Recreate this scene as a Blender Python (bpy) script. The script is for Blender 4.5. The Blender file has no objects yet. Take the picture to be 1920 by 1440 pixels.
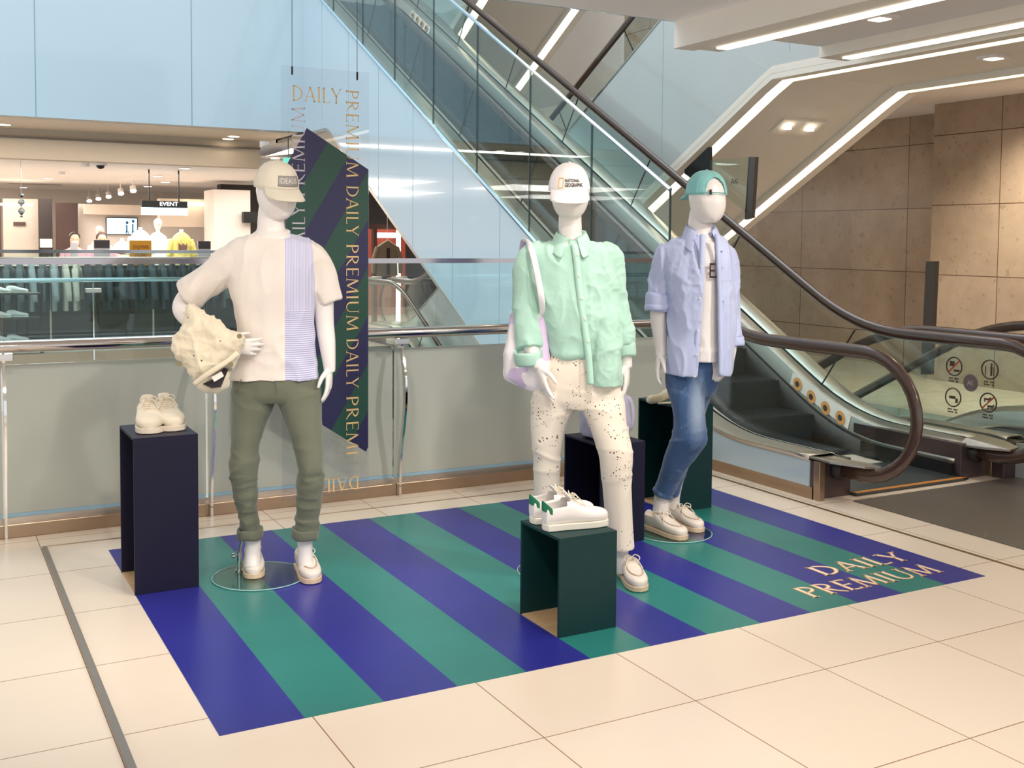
import bpy, bmesh, math, random
from mathutils import Vector, Matrix, noise
random.seed(7)
PI = math.pi
SC = bpy.context.scene
COL = SC.collection

# ------------------------------------------------------------------ camera
cam = bpy.data.cameras.new('camera')
cam.sensor_fit = 'HORIZONTAL'; cam.sensor_width = 36.0; cam.lens = 38.2052
cam.shift_y = -0.08137; cam.clip_start = 0.05; cam.clip_end = 200
camo = bpy.data.objects.new('camera', cam); COL.objects.link(camo)
cr, cu, cf = Vector([0.8786297, -0.4774317, 0.0082922]), Vector([0.0191366, 0.0525586, 0.9984345]), Vector([0.4771201, 0.8770955, -0.055316])
cm = Matrix.Identity(4)
for i in range(3):
    cm[i][0] = cr[i]; cm[i][1] = cu[i]; cm[i][2] = -cf[i]
cm[2][3] = 1.56
camo.matrix_world = cm
SC.camera = camo

# ------------------------------------------------------------------ world, exposure
SC.view_settings.view_transform = 'Standard'
SC.view_settings.look = 'None'
SC.view_settings.gamma = 1.0
SC.view_settings.use_curve_mapping = False
SC.view_settings.exposure = 0.35
SC.cycles.transparent_max_bounces = 48
SC.cycles.max_bounces = 10
W = bpy.data.worlds.new('world'); SC.world = W; W.use_nodes = True
bg = W.node_tree.nodes['Background']
bg.inputs[0].default_value = (0.93, 0.97, 1.0, 1); bg.inputs[1].default_value = 0.85

# ------------------------------------------------------------------ lights
def spot(loc, target, power, size=0.08, angle=70, blend=0.5, col=(1.0, 0.93, 0.85)):
    l = bpy.data.lights.new('ceiling_and_fill_spot', 'SPOT'); l.energy = power; l.spot_size = math.radians(angle)
    l.spot_blend = blend; l.shadow_soft_size = size; l.color = col
    o = bpy.data.objects.new('ceiling_and_fill_spot', l); COL.objects.link(o); o.location = loc
    d = Vector(target) - Vector(loc)
    o.rotation_euler = d.to_track_quat('-Z', 'Y').to_euler()
    return o
def area(loc, sx, sy, power, col=(1, 0.95, 0.9), target=None):
    l = bpy.data.lights.new('ceiling_and_fill_lamp', 'AREA'); l.shape = 'RECTANGLE'; l.size = sx; l.size_y = sy
    l.energy = power; l.color = col
    o = bpy.data.objects.new('ceiling_and_fill_lamp', l); COL.objects.link(o); o.location = loc
    if target:
        o.rotation_euler = (Vector(target) - Vector(loc)).to_track_quat('-Z', 'Y').to_euler()
    return o
# track spots in the ceiling on this side of the display
spot((1.9, 2.2, 2.95), (1.4, 4.9, 1.0), 88, 0.06, 62)
spot((4.2, 2.7, 2.95), (2.75, 4.25, 1.0), 78, 0.06, 60)
spot((4.5, 2.3, 2.95), (3.6, 4.7, 1.0), 80, 0.06, 60)
spot((0.2, 2.6, 2.95), (0.9, 4.9, 0.5), 60, 0.06, 62)
spot((2.3, 3.2, 2.95), (2.4, 3.3, 0.0), 60, 0.06, 95)
spot((0.6, 1.2, 2.95), (0.6, 2.4, 0.0), 105, 0.08, 100)  # added fill for the floor near the camera
spot((3.2, 0.8, 2.95), (3.4, 2.4, 0.0), 105, 0.08, 100)  # second added fill for the near floor
# spots added to brighten the stone wall, then a lamp over the escalator landing
spot((9.0, 6.6, 3.0), (10.2, 6.9, 0.9), 230, 0.08, 110, 0.7, (1.0, 0.86, 0.68))
spot((9.3, 3.6, 3.0), (10.2, 3.8, 0.6), 110, 0.08, 110, 0.7, (1.0, 0.86, 0.68))
spot((9.4, 9.5, 3.0), (10.9, 10.5, 0.6), 10, 0.08, 120, 0.7, (1.0, 0.84, 0.66))
spot((5.6, 4.6, 2.9), (5.6, 6.0, 0.3), 40, 0.08, 100, 0.7, (1.0, 0.88, 0.74))
# area lamp added high over the void as cool fill
area((0.0, 10.5, 11.5), 8.0, 7.0, 520, (0.86, 0.94, 1.0))
# shop ceilings beyond the void
area((1.8, 15.7, 2.98), 4.5, 0.4, 45, (1, 0.93, 0.86))
for x, y, pw in ((-1.5, 18.5, 100), (3.0, 18.5, 120), (1.0, 22.5, 150), (6.5, 19.0, 60), (-4, 22, 70)):
    area((x, y, 2.58), 3.0, 2.2, pw, (1, 0.93, 0.86))

# ------------------------------------------------------------------ helpers
def lin(c):
    if isinstance(c, str):
        c = [int(c[i:i + 2], 16) / 255 for i in (0, 2, 4)]
    return tuple(((x / 12.92) if x <= 0.04045 else ((x + 0.055) / 1.055) ** 2.4) for x in c) + (1.0,)
def sock(n, *names):
    for k in names:
        if k in n.inputs: return n.inputs[k]
class NT:
    def __init__(s, m):
        s.t = m.node_tree; s.b = s.t.nodes['Principled BSDF']; s.n = s.t.nodes; s.out = s.n['Material Output']
    def node(s, typ, **kw):
        n = s.n.new(typ)
        for k, v in kw.items(): setattr(n, k, v)
        return n
    def link(s, a, b): s.t.links.new(a, b)
    def math(s, op, a, b=None, c=None):
        n = s.n.new('ShaderNodeMath'); n.operation = op
        for i, v in enumerate((a, b, c)):
            if v is None: continue
            if hasattr(v, 'default_value') or hasattr(v, 'is_output'): s.link(v, n.inputs[i])
            else: n.inputs[i].default_value = v
        return n.outputs[0]
    def mix(s, f, a, b):
        n = s.n.new('ShaderNodeMix'); n.data_type = 'RGBA'
        for i, v in ((0, f), (6, a), (7, b)):
            if hasattr(v, 'is_output'): s.link(v, n.inputs[i])
            else: n.inputs[i].default_value = v
        return n.outputs[2]
    def coords(s, kind='Object'):
        n = s.node('ShaderNodeTexCoord'); x = s.node('ShaderNodeSeparateXYZ'); s.link(n.outputs[kind], x.inputs[0])
        return n.outputs[kind], x.outputs[0], x.outputs[1], x.outputs[2]
    def world(s):
        n = s.node('ShaderNodeNewGeometry'); x = s.node('ShaderNodeSeparateXYZ'); s.link(n.outputs['Position'], x.inputs[0])
        return n.outputs['Position'], x.outputs[0], x.outputs[1], x.outputs[2]
    def noise(s, vec, scale, detail=3, rough=0.5):
        n = s.node('ShaderNodeTexNoise'); n.inputs['Scale'].default_value = scale
        n.inputs['Detail'].default_value = detail; n.inputs['Roughness'].default_value = rough
        if vec is not None: s.link(vec, n.inputs['Vector'])
        return n.outputs['Fac']
    def scalev(s, vec, v):
        n = s.node('ShaderNodeVectorMath', operation='MULTIPLY'); s.link(vec, n.inputs[0]); n.inputs[1].default_value = v
        return n.outputs[0]
    def bump(s, h, strength=0.3, dist=0.01):
        n = s.node('ShaderNodeBump'); n.inputs['Strength'].default_value = strength; n.inputs['Distance'].default_value = dist
        s.link(h, n.inputs['Height']); s.link(n.outputs[0], s.b.inputs['Normal'])
MATS = {}
def pm(name, col, rough=0.5, metal=0.0, var=0.06, vs=6.0, bump=0.0, bs=60.0, coat=0.0, spec=0.5, sheen=0.0, emit=0.0, stretch=None):
    if name in MATS: return MATS[name]
    m = bpy.data.materials.new(name); m.use_nodes = True; N = NT(m); b = N.b
    c = lin(col)
    b.inputs['Roughness'].default_value = rough; b.inputs['Metallic'].default_value = metal
    sock(b, 'Specular IOR Level', 'Specular').default_value = spec
    sock(b, 'Coat Weight', 'Clearcoat').default_value = coat
    if sheen: sock(b, 'Sheen Weight', 'Sheen').default_value = sheen
    vec = N.coords()[0]
    if stretch: vec = N.scalev(vec, stretch)
    if var:
        f = N.noise(vec, vs)
        d = tuple(x * (1 - var * 2) for x in c[:3]) + (1,); e = tuple(min(1, x * (1 + var)) for x in c[:3]) + (1,)
        N.link(N.mix(f, d, e), b.inputs['Base Color'])
    else:
        b.inputs['Base Color'].default_value = c
    if bump: N.bump(N.noise(vec, bs), bump, 0.004)
    if emit:
        b.inputs['Emission Color'].default_value = c; b.inputs['Emission Strength'].default_value = emit
    MATS[name] = m
    return m
def glass(name, tint=(0.80, 0.93, 0.90), ior=1.45, extra=0.0, rough=0.0):
    if name in MATS: return MATS[name]
    m = bpy.data.materials.new(name); m.use_nodes = True; t = m.node_tree
    for n in list(t.nodes):
        if n.type != 'OUTPUT_MATERIAL': t.nodes.remove(n)
    out = [n for n in t.nodes][0]
    tr = t.nodes.new('ShaderNodeBsdfTransparent'); tr.inputs[0].default_value = tint + (1,)
    gl = t.nodes.new('ShaderNodeBsdfGlossy'); gl.inputs['Roughness'].default_value = rough
    fr = t.nodes.new('ShaderNodeFresnel'); ge = t.nodes.new('ShaderNodeNewGeometry'); mr = t.nodes.new('ShaderNodeMapRange')
    mr.inputs[3].default_value = ior; mr.inputs[4].default_value = 1 / ior
    t.links.new(ge.outputs['Backfacing'], mr.inputs[0]); t.links.new(mr.outputs[0], fr.inputs[0])
    ad = t.nodes.new('ShaderNodeMath'); ad.operation = 'ADD'; ad.inputs[1].default_value = extra; ad.use_clamp = True
    t.links.new(fr.outputs[0], ad.inputs[0])
    mx = t.nodes.new('ShaderNodeMixShader')
    t.links.new(ad.outputs[0], mx.inputs[0]); t.links.new(tr.outputs[0], mx.inputs[1]); t.links.new(gl.outputs[0], mx.inputs[2])
    t.links.new(mx.outputs[0], out.inputs[0])
    MATS[name] = m
    return m

def box(bm, x0, x1, y0, y1, z0, z1, M=None):
    vs = [bm.verts.new((x, y, z)) for z in (z0, z1) for y in (y0, y1) for x in (x0, x1)]
    if M:
        for v in vs: v.co = M @ v.co
    for f in ((0, 2, 3, 1), (4, 5, 7, 6), (0, 1, 5, 4), (2, 6, 7, 3), (0, 4, 6, 2), (1, 3, 7, 5)):
        bm.faces.new([vs[i] for i in f])
def prism(bm, pts, off):
    """polygon of 3-D points extruded by the vector off"""
    off = Vector(off); a = [bm.verts.new(p) for p in pts]; b = [bm.verts.new(Vector(p) + off) for p in pts]
    bm.faces.new(a[::-1]); bm.faces.new(b)
    n = len(a)
    for i in range(n): bm.faces.new((a[i], a[(i + 1) % n], b[(i + 1) % n], b[i]))
def skin(bm, rings, closed=True, caps=True):
    R = [[bm.verts.new(p) for p in r] for r in rings]
    n = len(R[0])
    for a, b in zip(R, R[1:]):
        for i in range(n if closed else n - 1):
            j = (i + 1) % n
            bm.faces.new((a[i], a[j], b[j], b[i]))
    if caps and closed:
        bm.faces.new(R[0][::-1]); bm.faces.new(R[-1])
    return R
def catmull(pts, sub=4):
    """pts: list of tuples of any length, interpolated"""
    out = []; n = len(pts)
    for i in range(n - 1):
        p0 = pts[max(i - 1, 0)]; p1 = pts[i]; p2 = pts[i + 1]; p3 = pts[min(i + 2, n - 1)]
        for s in range(sub):
            t = s / sub
            out.append(tuple(0.5 * (2 * b + (c - a) * t + (2 * a - 5 * b + 4 * c - d) * t * t + (3 * b - a - 3 * c + d) * t ** 3)
                             for a, b, c, d in zip(p0, p1, p2, p3)))
    out.append(tuple(pts[-1]))
    return out
def tube(bm, path, r, n=8, closed=False, caps=True, flat=1.0, up=None):
    P = [Vector(p[:3]) for p in path]
    rad = [(p[3] if len(p) > 3 else r) for p in path]
    rings = []; prev = None
    m = len(P)
    for i in range(m):
        if closed: t = (P[(i + 1) % m] - P[(i - 1) % m])
        else: t = P[min(i + 1, m - 1)] - P[max(i - 1, 0)]
        if t.length < 1e-9: t = Vector((0, 0, 1))
        t.normalize()
        if up is not None:
            a = t.cross(Vector(up))
            if a.length < 1e-4: a = t.orthogonal()
        elif prev is None: a = t.orthogonal()
        else:
            a = prev - t * prev.dot(t)
            if a.length < 1e-6: a = t.orthogonal()
        a.normalize(); b = t.cross(a).normalized(); prev = a
        rings.append([P[i] + (a * math.cos(2 * PI * k / n) + b * math.sin(2 * PI * k / n) * flat) * rad[i] for k in range(n)])
    if closed: rings.append(rings[0])
    skin(bm, rings, True, caps and not closed)
def hloft(bm, rings, n=36, e=2.2, sub=4):
    """horizontal rings (cx, cy, z, rx, ry)"""
    rr = catmull(rings, sub)
    out = []
    for cx, cy, z, rx, ry in rr:
        ring = []
        for k in range(n):
            a = 2 * PI * k / n; c, s = math.cos(a), math.sin(a)
            ring.append(Vector((cx + max(rx, .001) * math.copysign(abs(c) ** (2 / e), c), cy + max(ry, .001) * math.copysign(abs(s) ** (2 / e), s), z)))
        out.append(ring)
    if out[0][0].z > out[-1][0].z: out.reverse()
    skin(bm, out)
def sphere(bm, c, r, s=(1, 1, 1), u=16, v=10, M=None):
    mat = Matrix.Translation(c) @ (M or Matrix.Identity(4)) @ Matrix.Diagonal((s[0], s[1], s[2], 1))
    bmesh.ops.create_uvsphere(bm, u_segments=u, v_segments=v, radius=r, matrix=mat)
def cyl(bm, p0, p1, r, n=16): tube(bm, [p0, p1], r, n)
def setprops(o, label=None, cat=None, group=None, kind=None):
    if label: o['label'] = label
    if cat: o['category'] = cat
    if group: o['group'] = group
    if kind: o['kind'] = kind
def mk(name, bm, mats, parent=None, smooth=False, bevel=0.0, label=None, cat=None, group=None, kind=None, loc=None, rotz=0.0, auto=None):
    me = bpy.data.meshes.new(name)
    bmesh.ops.recalc_face_normals(bm, faces=bm.faces[:])
    bm.to_mesh(me); bm.free()
    for m in (mats if isinstance(mats, (list, tuple)) else [mats]): me.materials.append(m)
    o = bpy.data.objects.new(name, me); COL.objects.link(o)
    if parent: o.parent = parent
    if loc is not None: o.location = loc
    o.rotation_euler[2] = rotz
    if smooth:
        for p in me.polygons: p.use_smooth = True
        if auto:
            me.set_sharp_from_angle(angle=math.radians(auto))
    if bevel:
        b = o.modifiers.new('bevel', 'BEVEL'); b.width = bevel; b.segments = 2; b.limit_method = 'ANGLE'
    setprops(o, label, cat, group, kind)
    return o
def thing(name, label, cat, loc=(0, 0, 0), rotz=0.0, group=None):
    o = bpy.data.objects.new(name, None); COL.objects.link(o); o.empty_display_size = 0.1
    o.location = loc; o.rotation_euler[2] = rotz
    setprops(o, label, cat, group)
    return o
NB = bmesh.new
def remesh(o, voxel, smooth=6):
    """union the overlapping shells of o into one continuous surface"""
    m = o.modifiers.new('r', 'REMESH'); m.mode = 'VOXEL'; m.voxel_size = voxel
    s = o.modifiers.new('s', 'SMOOTH'); s.factor = 0.5; s.iterations = smooth
    dg = bpy.context.evaluated_depsgraph_get(); dg.update()
    me = bpy.data.meshes.new_from_object(o.evaluated_get(dg))
    o.modifiers.clear(); old = o.data; mats = list(old.materials); o.data = me; bpy.data.meshes.remove(old)
    if not me.materials:
        for x in mats: me.materials.append(x)
    for p in me.polygons: p.use_smooth = True; p.material_index = 0
    return o
def ridge(v):
    n = noise.noise(v); return 0.42 * n + 0.50 * (max(0.0, 1 - abs(noise.noise(v * 0.8 + Vector((9.1, 4.2, 1.7)))) * 2.6)) ** 2 - 0.12
def wrinkle(o, layers, seed=0):
    """push vertices along normals: layers of (amplitude, fx, fy, fz, mask function)"""
    me = o.data
    no = [v.normal.copy() for v in me.vertices]
    for v, n in zip(me.vertices, no):
        c = v.co; d = 0
        for i, (amp, fx, fy, fz, mk_) in enumerate(layers):
            w = mk_(c) if mk_ else 1
            if w <= 0: continue
            q = Vector((c.x * fx + seed * 3.1 + i * 7.7, c.y * fy + 1.3 * i, c.z * fz + seed))
            d += amp * w * ridge(q)
        v.co = c + n * d
    me.update()
def solid(o, th, sub=0, offset=0):
    s = o.modifiers.new('solid', 'SOLIDIFY'); s.thickness = th; s.offset = offset
    if sub:
        u = o.modifiers.new('sub', 'SUBSURF'); u.levels = sub; u.render_levels = sub
def text(name, body, w, h, M, mat, parent, depth=0.001, label=None, bold=0.0):
    """words fitted to a w x h rectangle whose lower left corner is the origin of M (x right, y up)"""
    cu_ = bpy.data.curves.new(name, 'FONT'); cu_.body = body; cu_.size = 1; cu_.offset = bold; cu_.resolution_u = 2
    to = bpy.data.objects.new(name, cu_); COL.objects.link(to)
    dg = bpy.context.evaluated_depsgraph_get(); dg.update()
    me = bpy.data.meshes.new_from_object(to.evaluated_get(dg))
    bpy.data.objects.remove(to)
    xs = [v.co.x for v in me.vertices]; ys = [v.co.y for v in me.vertices]
    x0, x1, y0, y1 = min(xs), max(xs), min(ys), max(ys)
    for v in me.vertices:
        v.co = M @ Vector(((v.co.x - x0) / (x1 - x0) * w, (v.co.y - y0) / (y1 - y0) * h, 0))
    me.materials.append(mat)
    o = bpy.data.objects.new(name, me); COL.objects.link(o)
    if parent: o.parent = parent
    s = o.modifiers.new('solid', 'SOLIDIFY'); s.thickness = depth; s.offset = 0
    if label: o['label'] = label
    return o
def frameM(o, x, y):
    """matrix with origin o, x axis and y axis given"""
    x = Vector(x).normalized(); y = Vector(y).normalized(); z = x.cross(y)
    m = Matrix.Identity(4)
    for i in range(3): m[i][0] = x[i]; m[i][1] = y[i]; m[i][2] = z[i]; m[i][3] = o[i]
    return m

# ------------------------------------------------------------------ shared materials
def tile_floor():
    m = bpy.data.materials.new('cream_floor_tile'); m.use_nodes = True; N = NT(m)
    p, x, y, z = N.world()
    gx = N.math('DIVIDE', N.math('SUBTRACT', x, 0.500), 0.5963); gy = N.math('DIVIDE', N.math('SUBTRACT', y, 5.3792), 0.6258)
    def line(g, w):
        f = N.math('FRACT', g); a = N.math('SUBTRACT', f, 0.5); a = N.math('ABSOLUTE', a)
        return N.math('GREATER_THAN', a, 0.5 - w)
    ln = N.math('MAXIMUM', line(gx, 0.0034), line(gy, 0.0034))
    cid = N.node('ShaderNodeCombineXYZ'); N.link(N.math('FLOOR', gx), cid.inputs[0]); N.link(N.math('FLOOR', gy), cid.inputs[1])
    wn = N.node('ShaderNodeTexWhiteNoise'); N.link(cid.outputs[0], wn.inputs['Vector'])
    n1 = N.noise(p, 1.6, 4); n2 = N.noise(N.scalev(p, (1, 6, 1)), 2.2, 5, 0.6)
    f = N.math('ADD', N.math('MULTIPLY', n1, 0.45), N.math('MULTIPLY', n2, 0.12)); f = N.math('ADD', f, N.math('MULTIPLY', wn.outputs[0], 0.2))
    c = N.mix(f, lin('eddcc8'), lin('f8ebdc'))
    c = N.mix(ln, c, lin('96714a'))
    N.link(c, N.b.inputs['Base Color'])
    r = N.math('ADD', N.math('MULTIPLY', n1, 0.10), 0.20); N.link(r, N.b.inputs['Roughness'])
    sock(N.b, 'Specular IOR Level', 'Specular').default_value = 0.5
    return m
def stone_wall():
    m = bpy.data.materials.new('brown_stone_slab'); m.use_nodes = True; N = NT(m)
    p, x, y, z = N.world()
    gy = N.math('DIVIDE', N.math('SUBTRACT', y, 7.80), 1.86); gz = N.math('DIVIDE', N.math('SUBTRACT', z, 0.42), 0.79)
    def line(g, w):
        f = N.math('FRACT', g); a = N.math('ABSOLUTE', N.math('SUBTRACT', f, 0.5))
        return N.math('GREATER_THAN', a, 0.5 - w)
    ln = N.math('MAXIMUM', line(gy, 0.0025), line(gz, 0.006))
    gy2 = N.math('MULTIPLY', gy, 2.0)
    cid = N.node('ShaderNodeCombineXYZ'); N.link(N.math('FLOOR', gy2), cid.inputs[0]); N.link(N.math('FLOOR', gz), cid.inputs[1])
    wn = N.node('ShaderNodeTexWhiteNoise'); N.link(cid.outputs[0], wn.inputs['Vector'])
    n1 = N.noise(p, 3.0, 6, 0.65); n2 = N.noise(p, 14.0, 3, 0.6)
    f = N.math('ADD', N.math('MULTIPLY', n1, 0.8), N.math('MULTIPLY', wn.outputs[0], 0.25))
    c = N.mix(f, lin('97826e'), lin('ccb8a2'))
    sp = N.math('LESS_THAN', n2, 0.36)
    c = N.mix(N.math('MULTIPLY', sp, 0.35), c, lin('7d6752'))
    c = N.mix(ln, c, lin('5c4738'))
    N.link(c, N.b.inputs['Base Color']); N.b.inputs['Roughness'].default_value = 0.22
    return m
M_tile = tile_floor(); M_stone = stone_wall()
M_white = pm('white_ceiling_paint', 'f3ece8', 0.7, var=0.02)
M_beam = pm('cream_ceiling_paint', 'ebe2d5', 0.6, var=0.02)
M_steel = pm('brushed_steel', 'd3cdc5', 0.36, 1.0, var=0.05, bump=0.08, bs=300, stretch=(1, 20, 1))
M_steelw = pm('brushed_warm_steel', 'b79f88', 0.3, 1.0, var=0.08, vs=3)
M_chrome = pm('polished_chrome', 'e4e2df', 0.07, 1.0, var=0)
M_dark = pm('dark_grey_metal', '3a3634', 0.4, 0.6, var=0.05)
M_black = pm('black_plastic', '161514', 0.45, var=0.03)
M_hand = pm('brown_rubber_handrail', '4b342a', 0.22, 0.0, var=0.05, spec=0.7, coat=0.3)
M_clad = pm('pale_blue_glass_cladding', 'bfd3de', 0.10, var=0.03, vs=0.6, coat=0.6)
M_cladg = pm('grey_blue_glass_cladding', 'c3c6c4', 0.16, var=0.03, vs=0.6, coat=0.5)
M_glass = glass('clear_green_glass', (0.90, 0.965, 0.955), 1.4)
M_glassg = glass('tinted_green_glass', (0.93, 0.975, 0.965), 1.4)
M_edge = pm('green_glass_edge', '9fc9c6', 0.15, var=0, spec=0.8)
M_led = pm('warm_white_light', 'fff0d8', 0.5, var=0, emit=3.0)
M_frost = pm('frosted_film', 'bcc0b6', 0.38, var=0.02, vs=0.8, coat=0.35)
M_frostb = pm('frosted_film_edge', '9cc0d4', 0.4, var=0)
M_body = pm('matte_white_mannequin', 'eee6e1', 0.32, var=0.01, coat=0.15)
M_navy = pm('navy_painted_board', '15122c', 0.5, var=0.05, vs=2, spec=0.3)
M_green = pm('dark_green_painted_board', '0d3536', 0.5, var=0.05, vs=2, spec=0.3)
M_ply = pm('light_plywood', 'dcb98c', 0.5, var=0.15, vs=3, stretch=(1, 9, 1))
M_gold = pm('pale_gold_print', 'eec98c', 0.45, var=0)
M_cream = pm('cream_print', 'fbeed8', 0.45, var=0)
M_silver = pm('pale_lilac_print', 'cfc6cf', 0.45, var=0)
M_orange = pm('orange_gold_print', 'e2a45c', 0.45, var=0)
M_rubber = pm('grey_rubber_floor', '6a625a', 0.30, var=0.06, vs=30, bump=0.5, bs=120)
M_lacew = pm('cream_lace', 'efe3cf', 0.7, var=0.04)
M_shoe = pm('cream_leather', 'eadfd3', 0.42, var=0.03, bump=0.1, bs=80)
M_sole = pm('tan_rubber_sole', 'dcc2a4', 0.5, var=0.04)
M_stitch = pm('tan_stitching', 'b59c84', 0.6, var=0)

# ------------------------------------------------------------------ setting
def slab(name, x0, x1, y0, y1, z0, z1, mat, kind='structure', **kw):
    b = NB(); box(b, x0, x1, y0, y1, z0, z1)
    return mk(name, b, mat, kind=kind, **kw)
slab('floor', -6, 12, -4, 6.17, -0.3, 0.0, M_tile)
slab('floor', 8.15, 12, 6.17, 16.0, -0.3, 0.0, M_tile)
slab('floor', -8, 12, 14.85, 27, -0.3, 0.0, pm('far_floor', 'cfc3b4', 0.3, var=0.05))
slab('floor', -8, 12, 6.17, 14.85, -5.2, -4.9, pm('lower_floor', 'b9ad9d', 0.4, var=0.05))
b = NB(); prism(b, [(4.93, 4.72, 0), (4.93, -4, 0), (10.2, -4, 0), (10.2, 5.9, 0), (6.42, 5.9, 0), (6.42, 4.72, 0)], (0, 0, 0.006))
mk('trim_1', b, M_rubber, kind='structure', label='dark grey rubber landing in front of the escalators')
slab('wall_right', 10.2, 10.6, -4, 8.69, 0, 12, M_stone)
slab('wall_right', 10.9, 11.3, 8.69, 16, 0, 12, M_stone)
slab('wall_back', 4.8, 12, 16.6, 16.8, 3.2, 12, pm('upper_wall', 'cfc6bb', .6, var=.02))
M_brick = pm('dark_shop_interior', '3c332e', 0.6, var=0.3, vs=2)
slab('wall_back', 5.3, 12, 22, 22.3, 0, 3, M_brick)
slab('wall_back', -8, 12, 27, 27.3, -5, 3.05, pm('shop_back_wall', 'e9dccf', 0.6, var=0.03))
# upper floor edge across the void, faced with pale blue glass
slab('wall_far', -8, 4.74, 14.85, 15.1, 3.05, 9.5, M_clad)
for x in (-3.0, 1.29, 3.2, -0.85, -5.1):
    slab('trim_2', x, x + 0.008, 14.845, 14.852, 3.05, 9.5, pm('panel_joint', '7fa3b5', 0.4, var=0))
slab('ceiling', -8, 4.74, 15.1, 16.6, 3.05, 3.2, pm('warm_soffit_paint', 'd9c6b0', .6, var=.02))
slab('ceiling', 4.74, 12, 14.85, 27, 3.0, 3.2, M_white)
slab('trim_3', -8, 4.6, 16.6, 16.9, 2.64, 3.05, pm('beige_bulkhead', 'c0ae98', .6, var=.02))
slab('trim_3', -8, 4.6, 16.55, 16.6, 2.92, 2.945, pm('shadow_gap', '6d6259', 0.6, var=0))
slab('ceiling', -8, 12, 16.9, 27, 2.64, 2.8, M_white)
# ceiling slab on this side of the void
b = NB(); box(b, -6, 4.80, -4, 6.15, 3.08, 3.5)
mk('ceiling', b, M_white, kind='structure')
slab('ceiling', 4.80, 12, -4, 3.0, 3.2, 3.5, M_white)
slab('ceiling', 8.05, 12, 3.0, 16, 3.15, 3.5, M_white)
slab('trim_4', -6, 4.62, 6.15, 6.17, 3.08, 5.2, M_clad)
# dropped beams and lit cove between the display and the escalator
b = NB(); box(b, 4.62, 4.80, -4, 6.17, 2.90, 3.5)
mk('trim_5', b, [M_beam], kind='structure')
slab('trim_5', 4.62, 4.80, 6.171, 6.18, 2.90, 3.5, M_clad)
slab('ceiling', 4.80, 6.0, 3.0, 6.10, 3.02, 3.2, M_white)
slab('trim_6', 4.80, 4.98, -4, 6.12, 2.90, 3.2, M_beam)
slab('trim_6', 5.92, 6.20, -4, 6.12, 2.94, 3.3, M_beam)
def led_bar(x0, x1, y0, y1, z, label, slope=0.0, parent=None, name='light_strip'):
    b = NB(); prism(b, [(x0, y0, z), (x1, y0, z), (x1, y1, z + slope * (y1 - y0)), (x0, y1, z + slope * (y1 - y0))], (0, 0, 0.02))
    o = mk(name, b, M_led, parent)
    if parent is None: setprops(o, label, 'light strip')
    return o
led_bar(4.84, 4.93, -3.5, 5.98, 2.888, 'long glowing light strip under the beam nearest the display')
led_bar(6.04, 6.13, -3.5, 6.0, 2.928, 'glowing light strip under the second ceiling beam, beside the escalator soffit')

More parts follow.
